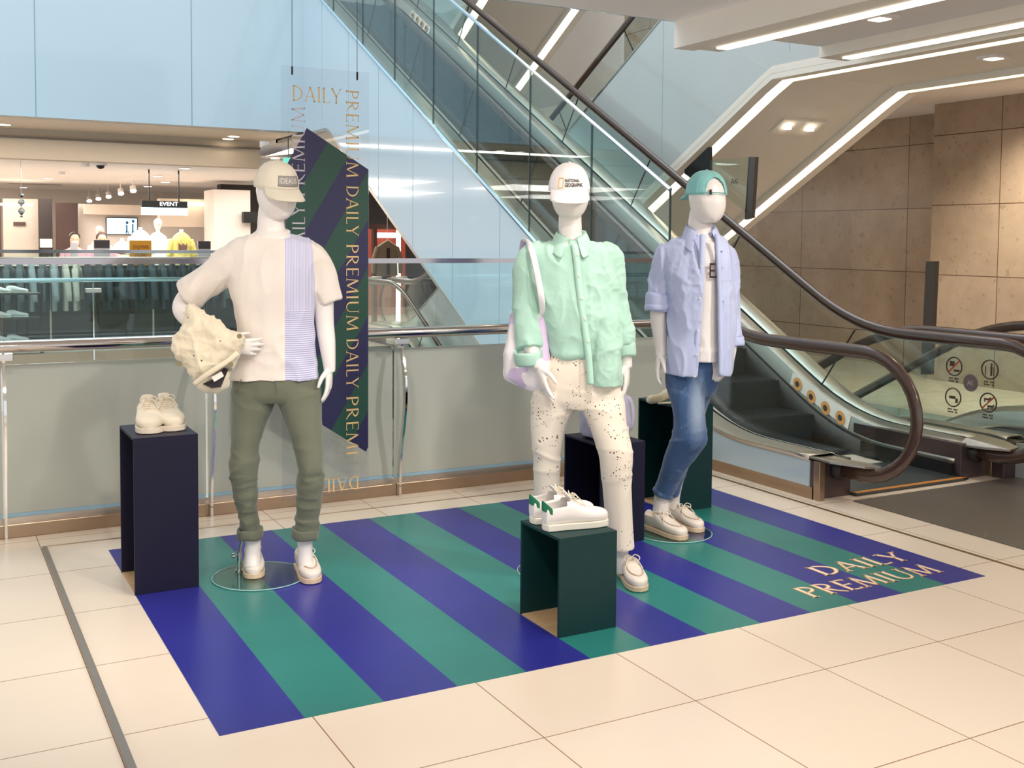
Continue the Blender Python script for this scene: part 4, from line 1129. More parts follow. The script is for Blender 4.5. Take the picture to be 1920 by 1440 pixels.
hand(b, (-0.2405,-0.1,0.9781), (.24, -.12, -1), (1, .55, .1), (.6, -1, 0), curl=.18, spread=.12, size=1.02)
hand(b, (0.1584,0,0.9832), (.03, -.02, -1), (-1, .2, 0), (-.5, -1, 0), curl=.25, spread=.05, size=1.0)
limb(b, [(-0.1667,0,0.8299) + (.065,), (-0.2045,0.02,0.5357) + (.045,), (-0.2057,0.05,0.2739) + (.038,), (-0.205,0.06,0.1685) + (.036,), (-0.204,0.06,0.0654) + (.036,), (-0.2031,0.05,0.0168) + (.038,)])
limb(b, [(0.0392,-0.02,0.8368) + (.065,), (0.1081,-0.09,0.5651) + (.045,), (0.1312,-0.08,0.3157) + (.042,), (0.1433,-0.07,0.1638) + (.034,), (0.1493,-0.07,0.089) + (.034,), (0.1645,-0.08,0.0299) + (.038,)])
body = mk('body', b, M_body, A2); remesh(body, .0045, 4)
mint = fabric('mint_linen', 'afd6c5', .8, .35, 300, .07)
b = NB()
hloft(b, [(-0.1019,0.01,1.5645,0.0605,0.062), (-0.1055,0.01,1.5521,0.0989,0.075), (-0.1056,0.008,1.5373,0.168,0.088), (-0.1042,0.004,1.5151,0.2037,0.098), (-0.1012,0,1.4657,0.2136,0.108), (-0.0851,-0.005,1.3671,0.2036,0.118), (-0.0651,-0.008,1.2561,0.1851,0.121), (-0.0452,-0.008,1.1448,0.1692,0.121), (-0.0369,-0.006,1.0702,0.1644,0.123), (-0.034,-0.006,1.0354,0.162,0.122), (-0.0326,-0.004,1.0203,0.1559,0.112)], 44, 2.3)
hloft(b, [(0.0575,0,1.3438,0.0566,0.07), (0.0562,-0.008,1.2453,0.0639,0.1), (0.0575,-0.02,1.1349,0.0712,0.113), (0.0601,-0.028,1.0244,0.0749,0.12), (0.0599,-0.03,0.9379,0.0762,0.121), (0.058,-0.03,0.8957,0.0762,0.122)], 32, 2.6)
limb(b, [(-0.2405,0,1.4891) + (.060,), (-0.2776,0,1.4739) + (.072,), (-0.3039,0,1.3645) + (.068,), (-0.3054,0,1.2526) + (.066,), (-0.2954,-0.025,1.1426) + (.067,), (-0.2854,-0.055,1.0587) + (.062,)], 28)
limb(b, [(0.0433,0,1.4918) + (.060,), (0.0705,0,1.4772) + (.066,), (0.0917,0.005,1.3687) + (.058,), (0.1108,0.012,1.2448) + (.056,), (0.1294,0.012,1.1457) + (.056,), (0.1451,0.01,1.0765) + (.050,)], 28)
sh = mk('shirt', b, mint, A2, label='mint green linen shirt, half tucked in'); remesh(sh, .006, 4)
tz = (-0.1244,0,1.0558)[2]; ez = (-0.3123,0,1.1902)[2]; lx = (-0.2202,0,1.1915)[0]; rx_ = (0.0225,0,1.1948)[0]; cz2 = (0.0484,0,1.0958)[2]
wrinkle(sh, [(.020, 9, 9, 7, lambda c: max(0, 1 - abs(c.z - tz) / .07) if c.x < rx_ else 0), (.012, 6, 6, 13, lambda c: max(0, 1 - abs(c.z - ez) / .16) if c.x < lx else .0), (.012, 10, 6, 13, lambda c: max(0, 1 - abs(c.z - cz2) / .30) if c.x > rx_ - .04 else .0), (.016, 5, 5, 4, None), (.011, 16, 13, 7, None), (.006, 30, 20, 26, lambda c: 1 if c.x > rx_ - .05 else .3), (.010, 10, 5, 2.2, lambda c: 1 if c.x < lx else 0)], 5)
cuff(sh, 'cuff', (-0.2919,-0.066,1.0276), .058, .062, mint, tilty=-.12, tiltx=.25, th=.010)
cuff(sh, 'cuff', (0.1502,0.008,1.0593), .044, .060, mint, tilty=-.1, th=.009)
def collar(parent, cx, cyz, r, ry, mat, open_=.9, yaw=0.0, tip=.075, h=.045):
    """turned-down collar: stand and two pointed leaves, open at the front"""
    T = Matrix.Translation((cx, cyz[0], cyz[1])) @ Matrix.Rotation(yaw, 4, 'Z')
    b = NB(); top = []; bot = []; n = 32
    for i in range(n + 1):
        a = -PI / 2 + open_ * .25 + (2 * PI - open_ * .5) * i / n     # from front round the back
        f = abs((i / n) - .5) * 2                                      # 1 at the front tips
        c, s = math.cos(a), math.sin(a)
        zt = h * (1 - .75 * f ** 2.2)
        top.append(T @ Vector((r * c, ry * s, zt)))
        dr_ = .016 + .034 * f ** 2; dz = -.006 - (tip * .80) * f ** 2.6
        bot.append(T @ Vector(((r + dr_) * c * (1 + .35 * f ** 4), (ry + dr_) * s - .022 * f ** 3, dz - .012)))
    skin(b, [top, [p.lerp(q, .5) + Vector((0, 0, .006)) for p, q in zip(top, bot)], bot], closed=False)
    o = mk('collar', b, mat, parent, smooth=True); solid(o, .003, 1)
    b = NB(); inner = [T @ Vector(((r - .004) * math.cos(-PI / 2 + open_ * .25 + (2 * PI - open_ * .5) * i / n), (ry - .004) * math.sin(-PI / 2 + open_ * .25 + (2 * PI - open_ * .5) * i / n), -.03)) for i in range(n + 1)]
    skin(b, [inner, top], closed=False); q = mk('collar_stand', b, mat, o, smooth=True); solid(q, .002)
    return o
c = (-0.1031,0.01,1.5669); collar(sh, c[0], (c[1] - .004, c[2] - .006), .068, .070, mint, 1.2, .05, tip=.09, h=.052)
def on_front(path, mat, name, parent, w=.016, th=.004):
    b = NB(); tube(b, catmull(path, 4), w, 8, flat=.22, up=(0, 1, 0)) ; return mk(name, b, mat, parent, smooth=True)
pk = [(-0.0887,-0.088,1.5451), (-0.078,-0.112,1.4922), (-0.0644,-0.128,1.3721), (-0.0508,-0.136,1.2519), (-0.0328,-0.14,1.1558), (-0.017,-0.15,1.0482), (-0.0088,-0.152,0.9639), (-0.0057,-0.152,0.9107)]
def strip_front(pts, w, mat, name, parent, dy=-.002):
    b = NB(); P = catmull(pts, 4); skin(b, [[(x - w / 2, y + dy + .003, z), (x, y + dy, z), (x + w / 2, y + dy + .004, z)] for x, y, z in P], closed=False)
    o = mk(name, b, mat, parent, smooth=True); solid(o, .002); return o
pl = strip_front(pk, .030, mint, 'placket', sh)
M_btn = pm('pearl_button', 'e9e3d4', .3, var=0)
def buttons(pts, parent, dy=-.006, r=.0058):
    for p in pts:
        b = NB(); tube(b, [(p[0], p[1] + dy + .003, p[2]), (p[0], p[1] + dy, p[2])], r, 12); mk('button', b, M_btn, parent, smooth=True, auto=40)
buttons([(-0.0684,-0.113,1.4971), (-0.0599,-0.126,1.401), (-0.0466,-0.134,1.3002), (-0.031,-0.14,1.209), (-0.0154,-0.148,1.1085)], pl)
# splattered trousers
def splat():
    m = fabric('splattered_canvas', 'ece0d0', .85, .3, 500); N = NT(m)
    o, x, y, z = N.coords(); base = N.b.inputs['Base Color'].links[0].from_socket
    c = base
    for sc, th_, lim, col in ((46, .19, .62, '6b4a36'), (75, .22, .60, '7a523c'), (30, .16, .68, '4a4438'), (60, .16, .82, '5b8272'), (52, .16, .85, 'b0603c')):
        v = N.node('ShaderNodeTexVoronoi'); v.inputs['Scale'].default_value = sc; N.link(o, v.inputs['Vector'])
        sx = N.node('ShaderNodeSeparateColor'); N.link(v.outputs['Color'], sx.inputs[0])
        region = N.math('GREATER_THAN', N.noise(o, 4.5, 2), .50)
        m1 = N.math('MULTIPLY', N.math('LESS_THAN', v.outputs['Distance'], th_ ), N.math('GREATER_THAN', sx.outputs[0], lim))
        m1 = N.math('MULTIPLY', m1, region)
        c = N.mix(m1, c, lin(col))
    N.link(c, N.b.inputs['Base Color'])
    return m
splm = splat()
b = NB()
hloft(b, [(-0.0355,0,1.0572,0.1535,0.105), (-0.0375,0,1.0148,0.1659,0.112), (-0.0518,0,0.9572,0.1859,0.118), (-0.0624,0,0.8945,0.2022,0.118), (-0.0641,0,0.8244,0.2099,0.112), (-0.0697,0,0.7842,0.1963,0.095)], 40, 2.3)
hloft(b, [(-0.1672,0,0.855,0.1096,0.11), (-0.1753,0.005,0.7788,0.1036,0.105), (-0.1982,0.01,0.6894,0.0826,0.098), (-0.2061,0.02,0.561,0.0665,0.09), (-0.2066,0.035,0.4308,0.063,0.08), (-0.206,0.05,0.2995,0.0608,0.075), (-0.2053,0.055,0.2084,0.0609,0.075), (-0.2033,0.06,0.117,0.0623,0.075)], 32, 2.1)
hloft(b, [(0.0314,-0.01,0.8601,0.1137,0.11), (0.0519,-0.03,0.7887,0.1034,0.108), (0.0811,-0.06,0.6974,0.0869,0.1), (0.1113,-0.09,0.5899,0.0815,0.093), (0.1189,-0.09,0.4789,0.0682,0.085), (0.1265,-0.085,0.3789,0.0647,0.08), (0.1367,-0.08,0.2661,0.0611,0.08), (0.1469,-0.08,0.1493,0.06,0.082)], 32, 2.1)
tr = mk('trousers', b, splm, A2, label='straight cream trousers splattered with brown and green paint'); remesh(tr, .006, 4)
kz = (0.1051,0,0.547)[2]; cz = (-0.0595,0,0.807)[2]
wrinkle(tr, [(.012, 5, 4, 13, lambda c: max(0, 1 - abs(c.z - kz) / .12)), (.013, 4, 4, 13, lambda c: max(0, 1 - abs(c.z - cz) / .10)), (.006, 8, 8, 4, None)], 4)
b = NB(); tube(b, [(-0.0582,-0.115,1.0366), (-0.0524,-0.123,0.9596), (-0.0538,-0.12,0.8738), (-0.0583,-0.1,0.8219)], .002, 5); tube(b, [(-0.1819,-0.1,0.9791), (-0.1988,-0.09,0.9236), (-0.244,-0.06,0.8793)], .002, 5)
mk('pocket_seam', b, splm, tr)
shoe('boat', A2, (0.1575,0.0078,0), (0.2399,-0.3147,0), .003, M_shoe, M_sole, L=.285)
shoe('boat', A2, (-0.2209,0.2828,0), (-0.1724,-0.0175,0), .010, M_shoe, M_sole, L=.275)
rod_base(A2, *(-0.1332,0.0113,0)[:2], (-0.2437,0.06,0.2189), r=.205, rodtop=(-0.2434,0.06,0.1932)[2], rod=(-0.2613,0.1435,0)[:2])
wcap = fabric('white_cotton', 'f4eeec', .85, .15)
co, cT, cF = cap(A2, 'white cap with small black lettering', (-0.1148,-0.02,1.7898), .0925, .108, .124, .05, .085, wcap, droop=.62, tilt=.10, brow=62)
M_blk = pm('black_print', '1d1a1a', .6, var=0)
curved_text('NATIONAL', cF, -.24, .50, .205, .285, M_blk, co)
curved_text('GEOGRAPHIC', cF, -.24, .66, .10, .185, M_blk, co)
b = NB(); q = [cF(-.56, .08, .005), cF(-.32, .08, .005), cF(-.32, .30, .005), cF(-.56, .30, .005)]; tube(b, q, .0025, 4, closed=True, flat=1); mk('yellow_frame', b, pm('yellow_ink', 'e3b44c', .5, var=0), co)

# tote bag on the arm of the middle mannequin
tie = fabric('tie_dye_cotton', 'f3ecee', .85, .25)
N = NT(tie); o_, x_, y_, z_ = N.coords(); base = N.b.inputs['Base Color'].links[0].from_socket
N.link(N.mix(N.math('MULTIPLY', N.math('GREATER_THAN', N.noise(o_, 5.5, 2), .54), .6), base, lin('c9a6e0')), N.b.inputs['Base Color'])
def pillow(b, outline, depth, n=7, yc=None, M=None):
    """soft body: outline of (x, y, z) front view points blown up to a thickness"""
    cx = sum(p[0] for p in outline) / len(outline); cz = sum(p[2] for p in outline) / len(outline); cy = sum(p[1] for p in outline) / len(outline)
    O = [Vector(p) for p in outline]; C = Vector((cx, cy, cz)); m = len(O)
    for sg in (-1, 1):
        prev = None
        rows = []
        for j in range(n + 1):
            t = 1 - j / n * .999; th = depth / 2 * math.sqrt(max(0, 1 - t ** 3))
            rows.append([C.lerp(p, t) + Vector((0, sg * th, 0)) for p in O])
        skin(b, rows, caps=False)
def outl(pts, sub=4):
    P = catmull(pts + [pts[0]], sub); return P[:-1]
TB = thing('tote_bag', 'white and lilac tie-dye tote bag hanging from the shoulder of the middle mannequin', 'bag', (x0, y0, .002), rz)
b = NB(); pillow(b, outl([(-0.3871,0.03,1.2121), (-0.3397,0.03,1.2503), (-0.262,-0.02,1.2519), (-0.2017,-0.04,1.239), (-0.1973,-0.05,1.0967), (-0.1905,-0.06,0.9496), (-0.192,-0.06,0.8579), (-0.2701,-0.03,0.8573), (-0.352,0,0.8792), (-0.419,0.02,0.9056), (-0.4123,0.02,1.0115), (-0.4014,0.03,1.1114)], 3), .09)
tb = mk('bag_body', b, tie, TB, smooth=True); remesh(tb, .007, 3)
bmx = tb.data; wrinkle(tb, [(.014, 7, 7, 3, None), (.006, 14, 10, 8, None)], 9)
b = NB(); tube(b, catmull([(-0.2272,-0.07,1.221), (-0.2327,-0.125,1.2974), (-0.245,-0.135,1.3703), (-0.2602,-0.135,1.4426), (-0.2763,-0.115,1.5024), (-0.2964,-0.07,1.5433), (-0.3181,0,1.5577), (-0.3323,0.07,1.5325), (-0.3482,0.1,1.3855), (-0.3614,0.09,1.2338)], 5), .0145, 8, flat=.22, up=(0, 1, .3))
mk('strap', b, tie, TB, smooth=True)
b = NB(); q = [(-0.359,0,1.1096), (-0.3715,0,1.1094), (-0.3735,0,1.0519), (-0.361,0,1.0521)]; tube(b, q, .003, 4, flat=.6); mk('yellow_frame', b, pm('yellow_ink', 'e3b44c', .5, var=0), TB)

# ======================= mannequin three: open blue shirt, jeans
x0, y0, z0, rz = (3.5795,4.7187,0,-0.649)
A3 = thing('mannequin', 'white mannequin at right in an open pale blue shirt, blue jeans and backward turquoise cap', 'mannequin', (x0, y0, .002), rz)
b = NB()
head(b, (0.1509,-0.02,1.7868), .190, .215, .275, .50)
hloft(b, [(0.1189,0.01,1.728) + (.058, .066), (0.1147,0.015,1.6567) + (.062, .066), (0.1157,0.015,1.5995) + (.066, .068), (0.1104,0.01,1.5708) + (.11, .08), (0.0997,0.01,1.5364) + (.13, .08), (0.12,0,1.3132,0.13,0.09), (0.1367,0,1.0835,0.1372,0.09), (0.1247,0,0.8811,0.139,0.1), (0.098,0,0.7935,0.1109,0.1)], 28)
limb(b, [(-0.041,0,1.4662) + (.040,), (-0.0898,0,1.3101) + (.048,), (-0.0961,0,1.1656) + (.047,), (-0.0887,-0.01,1.0652) + (.040,), (-0.0815,-0.02,0.9794) + (.031,), (-0.0808,-0.025,0.9423) + (.030,)])
limb(b, [(0.2325,0.06,1.474) + (.040,), (0.2704,0.08,1.3121) + (.034,), (0.2936,0.08,1.1384) + (.034,), (0.2967,0.04,1.0258) + (.032,), (0.2852,0,0.9371) + (.028,), (0.2768,-0.01,0.9092) + (.026,)])
hand(b, (-0.0837,-0.03,0.9486), (-.16, -.1, -1), (1, .1, 0), (.3, -1, 0), curl=.28, spread=.05, size=1.05)
hand(b, (0.2784,-0.02,0.9506), (-.22, -.1, -1), (-1, .3, 0), (-.3, -1, 0), curl=.3, spread=.05, size=1.0)
limb(b, [(0.0505,-0.02,0.7513) + (.06,), (0.0766,-0.09,0.5123) + (.045,), (-0.0105,-0.01,0.2959) + (.040,), (-0.058,0.02,0.1843) + (.043,), (-0.0655,0.02,0.11) + (.044,), (-0.0758,0.02,0.0266) + (.05,)])
limb(b, [(0.1428,0.07,0.771) + (.055,), (0.0728,0.07,0.4893) + (.045,), (0.0186,0.14,0.2651) + (.043,), (0,0.16,0.1394) + (.037,), (0.001,0.16,0.079) + (.038,), (0.0228,0.14,0.0095) + (.042,)])
body = mk('body', b, M_body, A3); remesh(body, .0045, 4)
white = fabric('white_jersey', 'f6efec', .85, .18)
b = NB()
hloft(b, [(0.1411,-0.005,1.5654,0.0703,0.066), (0.1415,-0.008,1.5368,0.0872,0.085), (0.1414,-0.01,1.4569,0.0999,0.112), (0.1453,-0.012,1.3141,0.1014,0.122), (0.1483,-0.012,1.1422,0.0987,0.118), (0.1452,-0.012,0.9983,0.0989,0.122), (0.1466,-0.012,0.9235,0.0989,0.124)], 36, 2.2)
ts = mk('t_shirt', b, white, A3, label='plain white T-shirt with a large black letter'); remesh(ts, .006, 4)
wz = (0.1486,0,0.9973)[2]
wrinkle(ts, [(.016, 8, 6, 12, lambda c: max(0, 1 - abs(c.z - wz) / .10)), (.006, 7, 7, 4, None)], 3)
e = (0.1663,-0.139,1.3701); text('lettering', 'E', .030, .078, frameM((e[0], e[1], e[2]), (1, 0, 0), (0, 0, 1)), pm('dark_brown_print', '3a2016', .7, var=0), ts, .004)
e = (0.1968,-0.131,1.3703); text('lettering', 'A', .045, .078, frameM((e[0], e[1], e[2]), (1, 0, 0), (0, 0, 1)), pm('dark_brown_print', '3a2016', .7, var=0), ts, .004, bold=.03)
blue = fabric('pale_blue_poplin', 'c4cdf0', .7, .2, 500, .05)
b = NB()
hloft(b, [(0.124,0.012,1.5938,0.0819,0.068), (0.1157,0.012,1.5737,0.1243,0.082), (0.0988,0.01,1.5478,0.164,0.095), (0.0935,0.005,1.5135,0.1865,0.108), (0.1033,-0.005,1.4278,0.1891,0.13), (0.1179,-0.01,1.3136,0.182,0.142), (0.1299,-0.012,1.1992,0.1749,0.145), (0.1305,-0.012,1.0843,0.1737,0.147), (0.1257,-0.012,0.9547,0.1725,0.15), (0.1219,-0.012,0.8478,0.1699,0.153)], 44, 2.4)
limb(b, [(-0.0357,0,1.4893) + (.060,), (-0.0639,0,1.4717) + (.070,), (-0.0824,0,1.3823) + (.068,), (-0.0867,0,1.2958) + (.070,), (-0.0914,0,1.2293) + (.064,)], 28)
limb(b, [(0.2265,0.06,1.4912) + (.060,), (0.2556,0.07,1.4683) + (.062,), (0.2761,0.08,1.3122) + (.055,), (0.2907,0.08,1.1384) + (.050,), (0.3083,0.05,1.0367) + (.046,)], 28)
sb = mk('shirt', b, blue, A3, label='pale blue overshirt worn open with rolled sleeves'); remesh(sb, .006, 4)
# open the front: remove the faces between the two front edges
eL = [(0.1406,-0.12,1.5988), (0.1374,-0.15,1.4315), (0.132,-0.155,1.264), (0.1239,-0.158,1.096), (0.1178,-0.16,0.9697), (0.1115,-0.163,0.8545)]
eR = [(0.1929,-0.12,1.5992), (0.2036,-0.14,1.4321), (0.2119,-0.148,1.265), (0.2176,-0.15,1.0973), (0.2226,-0.154,0.9716), (0.2247,-0.155,0.8566)]
def at_z(E, z):
    for p, q in zip(E, E[1:]):
        if q[2] <= z <= p[2]: u = (z - p[2]) / (q[2] - p[2]); return p[0] + (q[0] - p[0]) * u
    return E[0][0] if z > E[0][2] else E[-1][0]
bm = NB(); bm.from_mesh(sb.data)
zb = (0.0921,-0.15,0.8637)[2]
kill = [f for f in bm.faces if (f.calc_center_median().y < -.02 and at_z(eL, f.calc_center_median().z) < f.calc_center_median().x < at_z(eR, f.calc_center_median().z) and f.calc_center_median().z < eL[0][2] + .03)
        or f.calc_center_median().z < zb + .006 and abs(f.normal.z) > .7]
bmesh.ops.delete(bm, geom=kill, context='FACES'); bm.to_mesh(sb.data); bm.free()
ez = (-0.0846,0,1.3391)[2]; lx3 = (-0.0223,0,1.3687)[0]
wrinkle(sb, [(.016, 6, 6, 11, lambda c: max(0, 1 - abs(c.z - ez) / .12) if c.x < lx3 else 0), (.024, 11, 6, 1.8, None), (.012, 18, 10, 6, None), (.008, 30, 20, 22, lambda c: max(0, 1 - abs(c.z - ez) / .3))], 6)
solid(sb, .003)
def yfront(xx, z):  # front surface depth of the overshirt
    best = -.12
    for p, q in zip(eL, eL[1:]):
        if q[2] <= z <= p[2]: u = (z - p[2]) / (q[2] - p[2]); best = p[1] + (q[1] - p[1]) * u
    return best
pl = strip_front([(x - .012, y + .004, z) for x, y, z in eL], .030, blue, 'placket', sb, -.006)
buttons([(x - .012, y, z) for x, y, z in catmull(eL, 1)][1:], pl, -.012)
pr_ = strip_front([(x + .010, y + .006, z) for x, y, z in eR], .026, blue, 'placket', sb, -.008)
c = (0.1213,0.012,1.5967); collar(sb, c[0], (c[1], c[2] + .004), .078, .082, blue, 1.9, .22, tip=.11, h=.060)
cuff(sb, 'sleeve_roll', (-0.0944,0,1.235), .062, .095, blue, tilty=.05, th=.014)
cuff(sb, 'sleeve_roll', (-0.094,0,1.209), .064, .030, blue, tilty=-.12, th=.016)
cuff(sb, 'sleeve_roll', (0.3111,0.045,1.0227), .044, .045, blue, tilty=-.2, th=.010)
b = NB(); a1 = [(0.2287,-0.135,1.4183), (0.2831,-0.09,1.4094), (0.2842,-0.09,1.3532), (0.2297,-0.137,1.3597)]; prism(b, a1, (0, -.006, 0)); pkf = mk('pocket_flap', b, blue, sb, bevel=.001)
b = NB(); a1 = [(0.2325,-0.137,1.3598), (0.2814,-0.09,1.3532), (0.2807,-0.09,1.2462), (0.2635,-0.11,1.2301), (0.2344,-0.137,1.2536)]; prism(b, a1, (0, -.004, 0)); mk('pocket', b, blue, sb, bevel=.001)
# jeans
def denim():
    m = fabric('blue_denim', '3f5f8c', .85, .35, 600, .10); N = NT(m)
    o, x, y, z = N.coords(); base = N.b.inputs['Base Color'].links[0].from_socket
    tx, ty, tz = (0.1176,-0.14,0.6848)
    def blob(cx, cz, sx, sz):
        a = N.math('DIVIDE', N.math('SUBTRACT', x, cx), sx); c = N.math('DIVIDE', N.math('SUBTRACT', z, cz), sz)
        d = N.math('SQRT', N.math('ADD', N.math('MULTIPLY', a, a), N.math('MULTIPLY', c, c)))
        return N.math('SUBTRACT', 1.0, N.math('MINIMUM', d, 1.0))
    f = N.math('MINIMUM', N.math('MULTIPLY', blob(tx, tz, .06, .22), 1.3), 1.0)
    fine = N.noise(N.scalev(o, (1, 1, .15)), 160, 2)
    c = N.mix(N.math('MULTIPLY', f, .75), base, lin('a9b9cc')); c = N.mix(N.math('MULTIPLY', fine, .35), c, lin('253e66'))
    w = N.math('MULTIPLY', N.math('GREATER_THAN', N.noise(o, 20, 4, .7), .60), .25); c = N.mix(w, c, lin('7e97b6'))
    N.link(c, N.b.inputs['Base Color']); return m
den = denim()
b = NB()
hloft(b, [(0.1178,0,0.9532,0.1219,0.105), (0.0991,0,0.8805,0.142,0.115), (0.0888,0.01,0.8268,0.1452,0.12), (0.0871,0.02,0.7673,0.137,0.118), (0.0851,0.02,0.7265,0.1142,0.1)], 40, 2.2)
hloft(b, [(0.0486,-0.01,0.8514,0.1052,0.112), (0.0557,-0.03,0.7587,0.0992,0.105), (0.0728,-0.06,0.6568,0.0861,0.098), (0.081,-0.085,0.5748,0.0843,0.092), (0.0736,-0.09,0.5065,0.0956,0.088), (0.0455,-0.06,0.4306,0.092,0.082), (0.0058,-0.03,0.3446,0.0742,0.075), (-0.0245,0,0.2639,0.0661,0.068), (-0.055,0.02,0.1756,0.0549,0.062)], 32, 2.1)
hloft(b, [(0.1523,0.05,0.8469,0.0857,0.105), (0.1232,0.07,0.7323,0.0776,0.098), (0.0992,0.08,0.636,0.0692,0.09), (0.0669,0.07,0.4891,0.0751,0.082), (0.0276,0.11,0.3316,0.0598,0.07), (0.0043,0.14,0.2345,0.05,0.062), (-0.0118,0.155,0.14,0.0384,0.055)], 32, 2.1)
jn = mk('jeans', b, den, A3, label='cropped blue jeans faded on the thigh'); remesh(jn, .006, 4)
kz = (0.0715,0,0.5251)[2]; az = (-0.0388,0,0.2633)[2]
wrinkle(jn, [(.018, 4, 4, 14, lambda c: max(0, 1 - abs(c.z - kz) / .09)), (.010, 4, 4, 14, lambda c: max(0, 1 - abs(c.z - az) / .10)), (.005, 9, 9, 6, None)], 8)
cuff(jn, 'hem', (-0.058,0.02,0.1843), .056, .02, den, tilty=.42, th=.004, ry=.062)
b = NB(); tube(b, [(-0.0129,-0.1,0.8177), (0.0177,-0.125,0.6651), (0.0282,-0.13,0.5378), (-0.0066,-0.125,0.4355), (-0.0388,-0.07,0.3076), (-0.0662,-0.045,0.2136)], .0016, 5); mk('side_seam', b, pm('pale_denim_thread', '8096b4', .8, var=0), jn)
shoe('boat', A3, (-0.1368,-0.0697,0), (0.0778,-0.294,0), .010, M_shoe, M_sole, L=.290)
shoe('boat', A3, (-0.0123,0.1235,0), (0.1469,-0.1152,0), .010, M_shoe, M_sole, L=.285)
rod_base(A3, *(0.0005,-0.1099,0)[:2], (-0.0527,0.1,0.1511), r=.205)
turq = fabric('turquoise_cotton', '8fd0cd', .85, .2)
co, cT, cF = cap(A3, 'turquoise cap worn backward', (0.1453,-0.005,1.8101), .1035, .116, .127, .50 + PI, .090, turq, opening=PI - .02, droop=.35, tilt=-.02, brow=50)

# ======================= held and displayed goods
x0, y0, z0, rz = (1.4281,4.8613,0,-0.2857)
SH = thing('folded_shorts', 'cream paint-speckled shorts draped over the arm of the left mannequin', 'shorts', (x0, y0, .002), rz)
speck = splat.__call__ if False else None
m = fabric('speckled_canvas', 'ecdfc4', .85, .35, 400); N = NT(m); o_, x_, y_, z_ = N.coords(); base = N.b.inputs['Base Color'].links[0].from_socket
v = N.node('ShaderNodeTexVoronoi'); v.inputs['Scale'].default_value = 34; N.link(o_, v.inputs['Vector']); sx = N.node('ShaderNodeSeparateColor'); N.link(v.outputs['Color'], sx.inputs[0])
N.link(N.mix(N.math('MULTIPLY', N.math('LESS_THAN', v.outputs['Distance'], .15), N.math('GREATER_THAN', sx.outputs[0], .72)), base, lin('6e5636')), N.b.inputs['Base Color'])
b = NB(); pillow(b, outl([(-0.388,-0.1,1.2737), (-0.3603,-0.11,1.2625), (-0.3417,-0.12,1.2395), (-0.2539,-0.16,1.1949), (-0.1855,-0.18,1.1514), (-0.1468,-0.19,1.1191), (-0.1538,-0.19,1.0817), (-0.1726,-0.18,1.0247), (-0.1868,-0.17,0.9814), (-0.2322,-0.17,0.9681), (-0.2872,-0.16,0.9397), (-0.3561,-0.14,0.9384), (-0.4045,-0.12,0.9886), (-0.4564,-0.11,1.0589), (-0.4571,-0.1,1.0932), (-0.4296,-0.1,1.1517), (-0.4043,-0.1,1.2174)], 3), .15, 9)
q = mk('shorts_body', b, m, SH, smooth=True); remesh(q, .006, 3)
def diag(c): return 1
wrinkle(q, [(.020, 9, 6, 9, None), (.016, 22, 12, 8, None), (.010, 10, 10, 30, None), (.006, 40, 30, 36, None)], 3)
b = NB(); pillow(b, outl([(-0.3932,-0.12,0.9884), (-0.3243,-0.14,0.9661), (-0.2371,-0.16,0.9905), (-0.2009,-0.16,0.9758), (-0.2153,-0.15,0.9134), (-0.2615,-0.14,0.8751), (-0.3075,-0.13,0.8747), (-0.3577,-0.12,0.9123)], 3), .10, 7)
q = mk('turned_hem', b, m, SH, smooth=True); remesh(q, .006, 3); wrinkle(q, [(.016, 16, 7, 14, None), (.008, 34, 20, 20, None)], 2)
b = NB(); tube(b, catmull([(-0.3564,-0.2,0.9228), (-0.3093,-0.235,0.9635), (-0.2552,-0.245,1.0007), (-0.206,-0.245,1.0323), (-0.1703,-0.24,1.0637)], 4), .012, 8, flat=.4, up=(0, 1, 0)); mk('waistband', b, m, SH, smooth=True)
b = NB(); prism(b, [(-0.3208,-0.198,0.9242), (-0.2753,-0.21,0.9458), (-0.2302,-0.21,0.9962), (-0.2123,-0.21,0.9866), (-0.2447,-0.2,0.9089), (-0.2851,-0.2,0.9051)], (0, .01, 0))
ck = pm('dark_check_lining', '3a3238', .8, var=.5, vs=60); q = mk('lining', b, ck, SH)
b = NB(); prism(b, [(-0.2833,-0.225,0.9572), (-0.2407,-0.225,0.9819), (-0.2297,-0.225,0.9608), (-0.2701,-0.225,0.936)], (0, .003, 0)); mk('care_label', b, pm('white_label', 'efe8e0', .6, var=0), q)
for p in ((-0.4164,-0.19,1.0132), (-0.1993,-0.25,1.0143), (-0.162,-0.275,1.1385)):
    b = NB(); tube(b, [p, (p[0], p[1] - .006, p[2])], .011, 14); mk('metal_button', b, pm('brass_button', '9c8f6c', .35, .9, var=0), SH, smooth=True, auto=40)

def sneaker(label, heel, toe, z, matU, matS, L, group=None, hs=1.12, tab=None, bow=True, ws=1.0):
    t = thing('sneaker', label, 'shoe', (heel[0], heel[1], z), group=group)
    o, T, sf = shoe('sneaker', None, (0, 0), (toe[0] - heel[0], toe[1] - heel[1]), 0, matU, matS, L=L, root=t, hscale=hs, bow=bow, wscale=ws)
    if tab:
        b = NB(); R_ = []
        for j in range(6):
            row = []
            for i in range(17):
                a = -1.25 + 2.5 * i / 16
                tt = .02 + .10 * (1 - math.cos(a)); w = .0335
                row.append(T @ Vector((.034 - .040 * math.cos(a), .0385 * math.sin(a), .078 + j * .0085 * (1 - .30 * abs(a) ** 1.5) - .012 * (a / 1.25) ** 2)))
            R_.append(row)
        skin(b, R_, closed=False); h_ = mk('heel_tab', b, tab, t, smooth=True, label='green heel tab'); solid(h_, .004, 1)
    return t
PT = lambda u, v, z: None
zt = .694
h1, t1 = (0.8916,5.3023,0.694), (0.8686,4.9664,0.694); h2, t2 = (1.0077,5.349,0.694), (0.9958,4.98,0.694)
